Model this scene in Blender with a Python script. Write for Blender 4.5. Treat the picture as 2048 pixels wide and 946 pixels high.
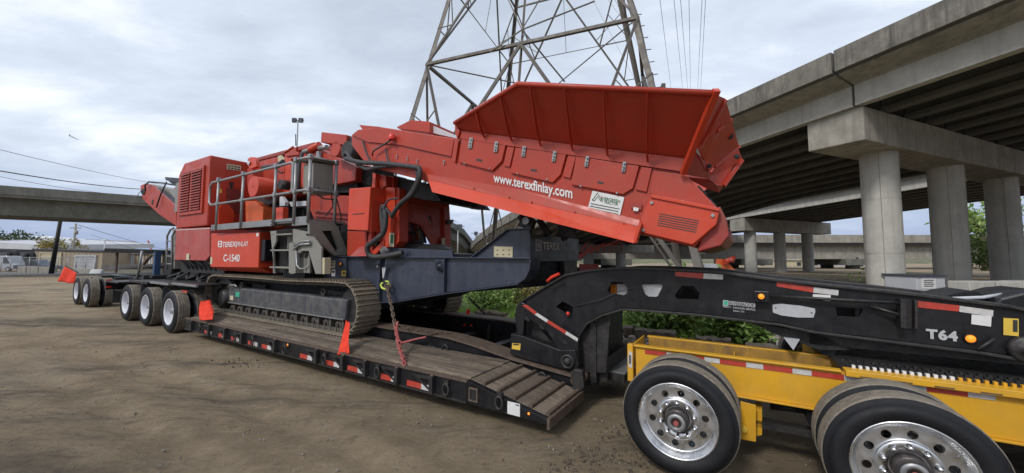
import bpy, bmesh, math, random
from mathutils import Vector, Matrix, noise as mnoise
R_=random.Random(7)
sc=bpy.context.scene
for o in list(bpy.data.objects): bpy.data.objects.remove(o)
# ---------------------------------------------------------------- camera
F=750.;YH=519.;H=1.8
P=math.atan((YH-473)/F);cp,sp=math.cos(P),math.sin(P)
cam=bpy.data.cameras.new('camera');co=bpy.data.objects.new('camera',cam);sc.collection.objects.link(co)
cam.sensor_width=36;cam.lens=F/2048*36;cam.clip_start=.05;cam.clip_end=9000
co.location=(0,0,H);co.rotation_euler=(math.pi/2+P,0,0);sc.camera=co
sc.render.resolution_x=1024;sc.render.resolution_y=473
# ---------------------------------------------------------------- light and exposure
SUN_EL,SUN_AZ=42,218      # high thin cloud, light from behind the camera's left
sc.view_settings.view_transform='Standard'
try: sc.view_settings.look='None'
except Exception: pass
sc.view_settings.exposure=0.38;sc.view_settings.gamma=1
w=bpy.data.worlds.new('World');sc.world=w;w.use_nodes=True
nt=w.node_tree;nt.nodes.clear();N=nt.nodes.new;LK=nt.links.new
out=N('ShaderNodeOutputWorld');sky=N('ShaderNodeTexSky');sky.sky_type='NISHITA';sky.sun_disc=False
sky.sun_elevation=math.radians(SUN_EL);sky.sun_rotation=math.radians(SUN_AZ);sky.air_density=1.2;sky.dust_density=2
bg1=N('ShaderNodeBackground');bg1.inputs[1].default_value=.10;LK(sky.outputs[0],bg1.inputs[0])
tc=N('ShaderNodeTexCoord');sep=N('ShaderNodeSeparateXYZ');LK(tc.outputs['Generated'],sep.inputs[0])
def mth(op,a,b=None,c=None):
    m=N('ShaderNodeMath');m.operation=op
    for i,x in enumerate((a,b,c)):
        if x is None: continue
        if isinstance(x,(int,float)): m.inputs[i].default_value=x
        else: LK(x,m.inputs[i])
    return m.outputs[0]
zc=mth('MAXIMUM',sep.outputs[2],0.0);den=mth('ADD',zc,.16)
cx=mth('DIVIDE',sep.outputs[0],den);cy=mth('DIVIDE',sep.outputs[1],den)
cmb=N('ShaderNodeCombineXYZ');LK(cx,cmb.inputs[0]);LK(cy,cmb.inputs[1])
def wnoise(scale,det,rgh,off,dist=0.):
    mp=N('ShaderNodeMapping');mp.inputs[1].default_value=off;LK(cmb.outputs[0],mp.inputs[0])
    mp.inputs[2].default_value=(0,0,.5);mp.inputs[3].default_value=(1,1.7,1)
    n=N('ShaderNodeTexNoise');n.inputs['Scale'].default_value=scale;n.inputs['Detail'].default_value=det
    n.inputs['Roughness'].default_value=rgh;n.inputs['Distortion'].default_value=dist;LK(mp.outputs[0],n.inputs['Vector']);return n.outputs[0]
n1=wnoise(.55,7,.55,(3,1,0),.3);n2=wnoise(1.7,8,.6,(1,7,0),.2)
mx=mth('ADD',mth('MULTIPLY',n1,.65),mth('MULTIPLY',n2,.35))
rp=N('ShaderNodeValToRGB');LK(mx,rp.inputs[0])
e=rp.color_ramp.elements
e[0].position=.38;e[0].color=(.47,.53,.62,1);e[1].position=.62;e[1].color=(.95,.975,1.01,1)
m_=e.new(.50);m_.color=(.62,.685,.79,1)
# the layer darkens to a steel blue towards the horizon
hz=N('ShaderNodeMapRange');LK(sep.outputs[2],hz.inputs[0]);hz.inputs[1].default_value=-.02;hz.inputs[2].default_value=.22;hz.interpolation_type='SMOOTHSTEP'
hz.inputs[3].default_value=1;hz.inputs[4].default_value=0
mixh=N('ShaderNodeMixRGB');LK(hz.outputs[0],mixh.inputs[0]);LK(rp.outputs[0],mixh.inputs[1]);mixh.inputs[2].default_value=(.26,.34,.55,1)
bg2=N('ShaderNodeBackground');bg2.inputs[1].default_value=1.0;LK(mixh.outputs[0],bg2.inputs[0])
mxs=N('ShaderNodeMixShader');mxs.inputs[0].default_value=.88
LK(bg1.outputs[0],mxs.inputs[1]);LK(bg2.outputs[0],mxs.inputs[2]);LK(mxs.outputs[0],out.inputs[0])
sl=bpy.data.lights.new('sun','SUN');sl.energy=1.5;sl.angle=math.radians(10);sl.color=(1,.97,.92)
so=bpy.data.objects.new('sun',sl);sc.collection.objects.link(so)
_a,_e=math.radians(SUN_AZ),math.radians(SUN_EL)
sd=Vector((math.sin(_a)*math.cos(_e),math.cos(_a)*math.cos(_e),math.sin(_e)))
so.rotation_euler=sd.to_track_quat('Z','Y').to_euler()
# ---------------------------------------------------------------- frames: the lorry train stands at its own angle
def ray(px,py):
    u=(px-1024)/F;v=(473-py)/F
    return Vector((u,cp-v*sp,sp+v*cp))
ES=-ray(-200,508).normalized();EL=Vector((-ES.y,ES.x,0)).normalized();EZ=ES.cross(EL)
def L3(px,py,l):
    d=ray(px,py);t=l/d.dot(EL);return Vector((t*d.dot(ES),l,H+t*d.dot(EZ)))
def S3(px,py,s):
    d=ray(px,py);t=s/d.dot(ES);return Vector((s,t*d.dot(EL),H+t*d.dot(EZ)))
def Z3(px,py,z):
    d=ray(px,py);t=(z-H)/d.dot(EZ);return Vector((t*d.dot(ES),t*d.dot(EL),z))
def W(px,py,Y):
    d=ray(px,py);t=Y/d.y;return Vector((d.x*t,Y,H+d.z*t))
ROT={'T':Matrix((ES,EL,EZ)).transposed(),'W':Matrix.Identity(3)}
ORG={'T':Vector((0,0,H))-EZ*H,'W':Vector((0,0,0))}
def t2w(p): return ORG['T']+ROT['T']@Vector(p)
BASE={};FR={}
def _place(o,origin,frame):
    m=ROT[frame].to_4x4();m.translation=ORG[frame]+ROT[frame]@Vector(origin);o.matrix_world=m
def tag(o,label=None,cat=None,group=None,kind=None):
    if label:o['label']=label
    if cat:o['category']=cat
    if group:o['group']=group
    if kind:o['kind']=kind
    return o
def thing(name,label,cat,base=(0,0,0),frame='T',group=None):
    o=bpy.data.objects.new(name,None);sc.collection.objects.link(o);o.empty_display_size=.3
    _place(o,base,frame);BASE[o.name]=Vector(base);FR[o.name]=frame
    return tag(o,label,cat,group)
class MB:
    def __init__(s): s.v=[];s.f=[];s.sm=[]
    def add(s,vs,fs,smooth=False):
        n=len(s.v);s.v+=[Vector(v) for v in vs];s.f+=[tuple(i+n for i in f) for f in fs];s.sm+=[smooth]*len(fs);return s
    def hexa(s,p): return s.add(p,[(0,3,2,1),(4,5,6,7),(0,1,5,4),(1,2,6,5),(2,3,7,6),(3,0,4,7)])
    def box(s,a,b):
        x0,x1=sorted((a[0],b[0]));y0,y1=sorted((a[1],b[1]));z0,z1=sorted((a[2],b[2]))
        return s.hexa([(x0,y0,z0),(x1,y0,z0),(x1,y1,z0),(x0,y1,z0),(x0,y0,z1),(x1,y0,z1),(x1,y1,z1),(x0,y1,z1)])
    def prism(s,pts,vec):
        n=len(pts);vec=Vector(vec);pts=[Vector(p) for p in pts]
        nn=Vector((0,0,0))
        for i in range(n):
            nn+=pts[i].cross(pts[(i+1)%n])
        if nn.dot(vec)>0: pts=pts[::-1]
        vs=pts+[p+vec for p in pts]
        return s.add(vs,[tuple(range(n)),tuple(range(2*n-1,n-1,-1))]+[(i,i+n,(i+1)%n+n,(i+1)%n) for i in range(n)])
    def loft(s,a,b):
        n=len(a);return s.add(list(a)+list(b),[tuple(range(n))[::-1],tuple(range(n,2*n))]+[(i,(i+1)%n,(i+1)%n+n,i+n) for i in range(n)])
    def sweep(s,secs,caps=True):
        n=len(secs[0]);vs=[];fs=[]
        for q in secs: vs+=list(q)
        for k in range(len(secs)-1):
            for i in range(n):
                j=(i+1)%n;fs.append((k*n+i,k*n+j,(k+1)*n+j,(k+1)*n+i))
        if caps: fs+=[tuple(range(n))[::-1],tuple(range((len(secs)-1)*n,len(secs)*n))]
        return s.add(vs,fs)
    def tube(s,pts,r,n=8,closed=False):
        pts=[Vector(p) for p in pts];m=len(pts);vs=[];up=None
        rr=r if isinstance(r,(list,tuple)) else [r]*m
        for i,p in enumerate(pts):
            a=pts[i-1] if (i>0 or closed) else p;b=pts[(i+1)%m] if (i<m-1 or closed) else p
            t=(b-a).normalized()
            if up is None:
                up=Vector((0,0,1)) if abs(t.z)<.9 else Vector((1,0,0))
            x=t.cross(up)
            if x.length<1e-4: x=t.cross(Vector((1,0,0.1)))
            x.normalize();y=x.cross(t).normalized();up=y
            for k in range(n):
                an=2*math.pi*k/n;vs.append(p+(x*math.cos(an)+y*math.sin(an))*rr[i])
        fs=[]
        for i in range(m if closed else m-1):
            for k in range(n):
                k2=(k+1)%n;i2=(i+1)%m;fs.append((i*n+k,i*n+k2,i2*n+k2,i2*n+k))
        s.add(vs,fs,True)
        if not closed:
            s.add(vs[:n],[tuple(range(n))[::-1]]);s.add(vs[-n:],[tuple(range(n))])
        return s
    def bar(s,a,b,wd,th=None,up=(0,0,1)):
        a=Vector(a);b=Vector(b);t=(b-a).normalized();u=Vector(up)
        if abs(t.dot(u))>.98:u=Vector((1,0,0))
        x=t.cross(u).normalized();y=x.cross(t).normalized();th=th or wd
        q=[(-1,-1),(1,-1),(1,1),(-1,1)]
        return s.hexa([a+x*i*wd/2+y*j*th/2 for i,j in q]+[b+x*i*wd/2+y*j*th/2 for i,j in q])
    def lathe(s,c,ax,prof,n=32,smooth=True):
        c=Vector(c);ax=Vector(ax).normalized();x=ax.orthogonal().normalized();y=ax.cross(x);vs=[];fs=[]
        for r,h in prof:
            for k in range(n):
                an=2*math.pi*k/n;vs.append(c+ax*h+(x*math.cos(an)+y*math.sin(an))*r)
        for i in range(len(prof)-1):
            for k in range(n):
                k2=(k+1)%n;fs.append((i*n+k,i*n+k2,(i+1)*n+k2,(i+1)*n+k))
        s.add(vs,fs,smooth);return s
    def cyl(s,a,b,r,n=20,r2=None):
        a=Vector(a);b=Vector(b);r2=r if r2 is None else r2;L=(b-a).length
        s.lathe(a,b-a,[(r,0),(r2,L)],n,True)
        k=len(s.v)-2*n
        s.add(s.v[k:k+n],[tuple(range(n))[::-1]]);s.add(s.v[k+n:k+2*n],[tuple(range(n))]);return s
    def mesh(s,name,origin):
        me=bpy.data.meshes.new(name);o=Vector(origin)
        me.from_pydata([tuple(v-o) for v in s.v],[],s.f)
        me.polygons.foreach_set('use_smooth',s.sm)
        bm=bmesh.new();bm.from_mesh(me);bmesh.ops.remove_doubles(bm,verts=bm.verts,dist=1e-5)
        bmesh.ops.recalc_face_normals(bm,faces=bm.faces);bm.to_mesh(me);bm.free()
        me.update();return me
    def build(s,name,mat,parent=None,origin=None,frame='T',bevel=0,angle=True,**kw):
        if parent is not None:
            frame=FR[parent.name];po=BASE[parent.name]
        o_=Vector(origin) if origin is not None else (po if parent is not None else Vector((0,0,0)))
        me=s.mesh(name,o_);me.materials.append(mat)
        o=bpy.data.objects.new(name,me);sc.collection.objects.link(o)
        BASE[o.name]=o_;FR[o.name]=frame
        if parent is not None: o.parent=parent;o.location=o_-po
        else: _place(o,o_,frame)
        if bevel:
            b=o.modifiers.new('bevel','BEVEL');b.width=bevel;b.segments=2;b.limit_method='ANGLE';b.angle_limit=math.radians(35);b.use_clamp_overlap=True
        return tag(o,**kw) if kw else o
def dup(root,loc=None,parent=None,rot=None):
    c=root.copy();sc.collection.objects.link(c)
    if parent is not None:c.parent=parent
    if loc is not None:c.location=loc
    if rot is not None:c.rotation_euler=rot
    BASE[c.name]=BASE.get(root.name,Vector((0,0,0)));FR[c.name]=FR.get(root.name,'T')
    for ch in root.children: dup(ch,None,c)
    return c
def curve_mesh(splines,ext):
    cu=bpy.data.curves.new('t','CURVE');cu.dimensions='2D';cu.fill_mode='BOTH';cu.extrude=ext
    for pts in splines:
        sp_=cu.splines.new('POLY');sp_.points.add(len(pts)-1)
        for i,p in enumerate(pts): sp_.points[i].co=(p[0],p[1],0,1)
        sp_.use_cyclic_u=True
    o=bpy.data.objects.new('t',cu);me=bpy.data.meshes.new_from_object(o)
    vs=[v.co.copy() for v in me.vertices];fs=[tuple(p.vertices) for p in me.polygons]
    bpy.data.objects.remove(o);bpy.data.curves.remove(cu);bpy.data.meshes.remove(me);return vs,fs
def holed(mb,outer,holes,l0,l1):
    "plate in the s-z plane with openings, between lateral planes l0 and l1"
    vs,fs=curve_mesh([[(p[0],p[2]) for p in outer]]+[[(p[0],p[2]) for p in h] for h in holes],abs(l1-l0)/2)
    mb.add([(v.x,(l0+l1)/2-v.z,v.y) for v in vs],fs);return mb
def text(mb,body,o,u,v,off=.012,ext=.002,space=1.0):
    "lettering: o = lower left, u = full width vector, v = full height vector"
    cu=bpy.data.curves.new('t','FONT');cu.body=body;cu.offset=off;cu.extrude=.001;cu.resolution_u=3;cu.space_character=space
    ob=bpy.data.objects.new('t',cu);me=bpy.data.meshes.new_from_object(ob)
    vs=[q.co.copy() for q in me.vertices];fs=[tuple(p.vertices) for p in me.polygons]
    bpy.data.objects.remove(ob);bpy.data.curves.remove(cu);bpy.data.meshes.remove(me)
    x0=min(q.x for q in vs);x1=max(q.x for q in vs);y0=min(q.y for q in vs);y1=max(q.y for q in vs)
    o,u,v=Vector(o),Vector(u),Vector(v);n=u.cross(v).normalized()
    mb.add([o+u*((q.x-x0)/(x1-x0))+v*((q.y-y0)/(y1-y0))+n*(ext if q.z>0 else 0) for q in vs],fs);return mb
# ---------------------------------------------------------------- materials
def mat(name,col,rough=.6,metal=0,var=.25,scale=5,dust=None,dustamt=.35,bump=.15,bscale=40,stretch=(1,1,1),rnd=0,emit=None,spec=.5,streak=0,ss=9,coat=0,blotch=None,blo=(.56,.70)):
    m=bpy.data.materials.new(name);m.use_nodes=True;nt=m.node_tree;b=nt.nodes['Principled BSDF']
    N=nt.nodes.new;LK=nt.links.new
    def noise(sc_,st,det=6,rg=.6):
        tc=N('ShaderNodeTexCoord');mp=N('ShaderNodeMapping');mp.inputs[3].default_value=st
        LK(tc.outputs['Object'],mp.inputs[0]);n=N('ShaderNodeTexNoise');n.inputs['Scale'].default_value=sc_
        n.inputs['Detail'].default_value=det;n.inputs['Roughness'].default_value=rg;LK(mp.outputs[0],n.inputs['Vector']);return n.outputs[0]
    n=noise(scale,stretch)
    r=N('ShaderNodeMapRange');LK(n,r.inputs[0]);r.inputs[1].default_value=.3;r.inputs[2].default_value=.7
    r.inputs[3].default_value=1-var;r.inputs[4].default_value=1+var
    mul=N('ShaderNodeVectorMath');mul.operation='SCALE';mul.inputs[0].default_value=col[:3];LK(r.outputs[0],mul.inputs['Scale'])
    cur=mul.outputs[0]
    if rnd:
        oi=N('ShaderNodeObjectInfo');rr=N('ShaderNodeMapRange');LK(oi.outputs['Random'],rr.inputs[0]);rr.inputs[3].default_value=1-rnd;rr.inputs[4].default_value=1+rnd
        m2=N('ShaderNodeVectorMath');m2.operation='SCALE';LK(cur,m2.inputs[0]);LK(rr.outputs[0],m2.inputs['Scale']);cur=m2.outputs[0]
    def over(cur,fac,c):
        x=N('ShaderNodeMixRGB');LK(fac,x.inputs[0]);LK(cur,x.inputs[1]);x.inputs[2].default_value=(*c[:3],1);return x.outputs[0]
    if blotch:
        nn=noise(scale*.45,(1,1,1),9,.7);q=N('ShaderNodeMapRange');LK(nn,q.inputs[0]);q.inputs[1].default_value=blo[0];q.inputs[2].default_value=blo[1]
        cur=over(cur,q.outputs[0],blotch)
    if streak:
        nn=noise(ss,(1,1,.07),7,.7);q=N('ShaderNodeMapRange');LK(nn,q.inputs[0]);q.inputs[1].default_value=.47;q.inputs[2].default_value=.70;q.inputs[4].default_value=streak
        cur=over(cur,q.outputs[0],dust or tuple(c*.45 for c in col[:3]))
    if dust:
        nn=noise(scale*1.7,(1,1,1),10,.75);q=N('ShaderNodeMapRange');LK(nn,q.inputs[0]);q.inputs[1].default_value=.42;q.inputs[2].default_value=.72
        q.inputs[4].default_value=dustamt;cur=over(cur,q.outputs[0],dust)
    LK(cur,b.inputs['Base Color'])
    rn=noise(scale*2.3,(1,1,1));rr=N('ShaderNodeMapRange');LK(rn,rr.inputs[0]);rr.inputs[1].default_value=.3;rr.inputs[2].default_value=.7
    rr.inputs[3].default_value=max(.05,rough-.14);rr.inputs[4].default_value=min(1,rough+.14);LK(rr.outputs[0],b.inputs['Roughness'])
    b.inputs['Metallic'].default_value=metal;b.inputs['Specular IOR Level'].default_value=spec
    if coat: b.inputs['Coat Weight'].default_value=coat
    if bump:
        bn=noise(bscale,stretch,8,.65);bp=N('ShaderNodeBump');bp.inputs['Strength'].default_value=bump;bp.inputs['Distance'].default_value=.02
        LK(bn,bp.inputs['Height']);LK(bp.outputs[0],b.inputs['Normal'])
    if emit: b.inputs['Emission Color'].default_value=(*emit[:3],1);b.inputs['Emission Strength'].default_value=emit[3]
    return m
DU=(.23,.19,.145)
M={}
M['red']=mat('red_paint',(.40,.033,.013),.42,var=.10,scale=2.2,dust=(.25,.08,.05),dustamt=.32,bump=.05,bscale=25,streak=.14,blotch=(.33,.035,.024))
M['red2']=mat('bright_red_paint',(.55,.047,.014),.38,var=.08,scale=2,dust=(.40,.12,.08),dustamt=.25,bump=.04,bscale=25,streak=.1)
M['red3']=mat('faded_red_paint',(.37,.052,.045),.55,var=.12,scale=2,dust=(.34,.16,.14),dustamt=.55,bump=.05,streak=.3)
M['redd']=mat('worn_dark_red_paint',(.30,.030,.022),.5,var=.2,scale=3,dust=(.2,.1,.07),dustamt=.5,bump=.1,streak=.25)
M['orange']=mat('orange_guard_paint',(.55,.085,.012),.45,var=.1,scale=3,dust=DU,dustamt=.2,bump=.03)
M['blue']=mat('slate_blue_paint',(.027,.035,.058),.38,var=.14,scale=2.5,dust=(.11,.11,.12),dustamt=.25,bump=.05,streak=.22)
M['black']=mat('black_paint',(.008,.0085,.011),.36,var=.25,scale=4,dust=(.06,.056,.052),dustamt=.2,bump=.05,streak=.12,spec=.35)
M['bsteel']=mat('dirty_black_steel',(.014,.014,.016),.5,var=.3,scale=6,dust=(.10,.082,.064),dustamt=.42,bump=.2)
M['tframe']=mat('dusty_blue_black_frame',(.045,.05,.063),.45,var=.2,scale=4,dust=(.20,.18,.15),dustamt=.6,bump=.1,streak=.35)
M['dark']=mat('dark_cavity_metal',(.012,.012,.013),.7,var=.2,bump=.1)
M['rubber']=mat('tyre_rubber',(.013,.0135,.016),.6,var=.15,scale=4,dust=(.04,.036,.032),dustamt=.15,spec=.25,bump=.12,bscale=60)
M['tread']=mat('dusty_tread_rubber',(.14,.122,.098),.85,var=.3,scale=8,dust=(.34,.285,.22),dustamt=.75,bump=.2)
M['wrim']=mat('white_rim_paint',(.62,.63,.68),.4,var=.08,scale=5,dust=(.36,.34,.33),dustamt=.35,bump=.04)
M['alu']=mat('brushed_aluminium',(.74,.75,.77),.33,1,var=.07,scale=5,dust=(.34,.33,.31),dustamt=.22,bump=.03)
M['chrome']=mat('chrome',(.72,.72,.72),.14,1,var=.03,bump=0)
M['hub']=mat('greasy_hub_metal',(.055,.05,.05),.38,.5,var=.3,scale=20,dust=(.14,.10,.08),dustamt=.5)
M['galv']=mat('galvanised_steel',(.28,.29,.30),.45,.55,var=.16,scale=7,dust=(.34,.30,.25),dustamt=.4,bump=.08,streak=.15)
M['grey']=mat('grey_paint',(.205,.205,.185),.5,var=.12,scale=4,dust=(.28,.245,.19),dustamt=.5,bump=.05,streak=.25)
M['track']=mat('muddy_track_steel',(.20,.165,.125),.72,.1,var=.35,scale=12,dust=(.33,.27,.195),dustamt=.75,bump=.5,bscale=35,rnd=.22)
M['yellow']=mat('yellow_paint',(.66,.345,.016),.36,var=.08,scale=2.2,dust=(.36,.23,.09),dustamt=.32,bump=.04,streak=.14)
M['yellowd']=mat('grimy_yellow_paint',(.36,.19,.025),.6,var=.25,scale=4,dust=(.10,.07,.04),dustamt=.5,bump=.1,streak=.6)
M['wood']=mat('weathered_plank_wood',(.175,.138,.102),.85,var=.55,scale=5,stretch=(.5,9,3),dust=(.05,.039,.03),dustamt=.75,bump=.6,bscale=22,rnd=.28)
M['timber']=mat('old_timber',(.10,.078,.06),.9,var=.4,scale=6,stretch=(1,5,5),dust=(.2,.17,.13),dustamt=.5,bump=.6,rnd=.2)
M['rust']=mat('rusty_steel',(.095,.066,.050),.75,.15,var=.35,scale=14,dust=(.2,.16,.12),dustamt=.4,bump=.3)
M['cred']=mat('worn_red_binder_paint',(.36,.075,.07),.55,.1,var=.3,scale=14,dust=(.2,.13,.1),dustamt=.5,bump=.15)
M['hookg']=mat('yellow_green_hook_paint',(.60,.68,.10),.5,var=.15)
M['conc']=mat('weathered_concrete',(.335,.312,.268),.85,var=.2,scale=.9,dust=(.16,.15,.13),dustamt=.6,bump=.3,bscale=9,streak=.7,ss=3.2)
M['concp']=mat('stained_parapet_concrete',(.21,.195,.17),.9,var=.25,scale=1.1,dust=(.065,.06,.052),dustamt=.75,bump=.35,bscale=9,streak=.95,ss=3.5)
M['concl']=mat('pale_concrete',(.46,.445,.405),.85,var=.12,scale=.7,dust=(.27,.255,.225),dustamt=.5,bump=.2,bscale=9,streak=.6,ss=3.2)
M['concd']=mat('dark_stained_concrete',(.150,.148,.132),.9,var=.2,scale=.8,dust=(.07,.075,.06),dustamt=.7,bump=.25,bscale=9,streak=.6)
M['concg']=mat('soffit_concrete',(.125,.12,.112),.9,var=.2,scale=.8,dust=(.07,.07,.065),dustamt=.5,bump=.15,bscale=9)  # darker grey; under the decks it carries the soffit shade
M['tower']=mat('weathered_tower_steel',(.115,.104,.094),.6,.3,var=.25,scale=1.5,dust=(.18,.15,.12),dustamt=.5,bump=.1)
M['white']=mat('white_sticker',(.68,.68,.68),.5,var=.06,scale=12,dust=(.45,.42,.38),dustamt=.3,bump=0)
M['cream']=mat('cream_paint',(.50,.44,.30),.7,var=.1,scale=1,streak=.2,bump=.05)
M['beige']=mat('beige_wall',(.33,.27,.20),.8,var=.12,scale=.6,streak=.25,bump=.05)
M['lgrey']=mat('light_grey_cladding',(.46,.47,.50),.6,var=.1,scale=.4,bump=.02)
M['dgrey']=mat('dark_grey_cladding',(.055,.06,.072),.7,var=.12,scale=.4,bump=.02)
M['glass']=mat('window_glass',(.03,.04,.05),.12,var=.05,bump=0)
M['tred']=mat('red_reflective_tape',(.46,.045,.028),.35,var=.15,scale=14,dust=(.16,.10,.08),dustamt=.4,bump=.03)
M['twht']=mat('white_reflective_tape',(.56,.55,.54),.35,var=.12,scale=14,dust=(.30,.27,.24),dustamt=.45,bump=.03)
M['amber']=mat('lit_amber_lens',(.8,.22,.02),.2,var=.05,bump=0,emit=(1,.28,.02,.75))
M['amberoff']=mat('amber_lens',(.75,.22,.02),.25,var=.05,bump=0)
M['redlens']=mat('red_lens',(.6,.03,.02),.2,var=.05,bump=0)
M['flag']=mat('orange_red_flag_cloth',(.66,.050,.026),.85,var=.2,scale=9,bump=.25,bscale=60,spec=.2)
M['ywl']=mat('yellow_warning_sticker',(.66,.45,.06),.5,var=.08,scale=12,bump=0)
M['grn']=mat('green_sticker',(.05,.36,.22),.5,var=.1,bump=0)
M['ink']=mat('black_print',(.03,.03,.03),.5,var=.05,bump=0)
M['gink']=mat('dark_green_print',(.03,.13,.06),.5,var=.05,bump=0)
M['wtext']=mat('white_lettering',(.66,.66,.66),.5,var=.05,bump=0)
M['gtext']=mat('silver_lettering',(.42,.43,.45),.5,var=.08,scale=20,bump=0)
M['hose']=mat('black_hose_rubber',(.030,.031,.036),.6,var=.2,scale=20,dust=(.13,.12,.11),dustamt=.35,bump=.3,bscale=70)
M['asph']=mat('road_asphalt',(.10,.10,.10),.9,var=.12,scale=.5,bump=.1)
M['rock']=mat('broken_concrete',(.30,.27,.235),.9,var=.25,scale=5,dust=(.15,.12,.09),dustamt=.6,bump=.5,rnd=.25)
M['stone']=mat('yard_gravel_stone',(.215,.19,.155),.9,var=.3,scale=9,bump=.3,rnd=.3)
def leafmat(name,col,c2,tr=.25):
    m=bpy.data.materials.new(name);m.use_nodes=True;nt=m.node_tree;b=nt.nodes['Principled BSDF'];N=nt.nodes.new;LK=nt.links.new
    ge=N('ShaderNodeNewGeometry');mx=N('ShaderNodeMixRGB');LK(ge.outputs['Random Per Island'],mx.inputs[0])
    mx.inputs[1].default_value=(*col,1);mx.inputs[2].default_value=(*c2,1);LK(mx.outputs[0],b.inputs['Base Color']);b.inputs['Roughness'].default_value=.55
    t=N('ShaderNodeBsdfTranslucent');LK(mx.outputs[0],t.inputs[0]);ms=N('ShaderNodeMixShader');ms.inputs[0].default_value=tr
    LK(b.outputs[0],ms.inputs[1]);LK(t.outputs[0],ms.inputs[2]);LK(ms.outputs[0],nt.nodes['Material Output'].inputs[0]);return m
M['leaf']=leafmat('bramble_leaves',(.10,.20,.035),(.32,.43,.12))
M['leaf2']=leafmat('dark_green_leaves',(.09,.17,.035),(.26,.36,.09))
M['leafd']=leafmat('evergreen_leaves',(.030,.055,.022),(.08,.11,.04))
M['dusty']=mat('dust_caked_steel',(.045,.042,.038),.75,var=.3,scale=9,dust=(.21,.175,.13),dustamt=.75,bump=.3)
M['leaf3']=leafmat('autumn_leaves',(.12,.13,.03),(.30,.22,.06))
M['grass']=leafmat('grass_blades',(.13,.27,.03),(.30,.46,.07))
M['hill']=mat('hillside_scrub',(.105,.115,.062),.95,var=.4,scale=.12,dust=(.22,.17,.12),dustamt=.7,bump=.5,bscale=.6)
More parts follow.
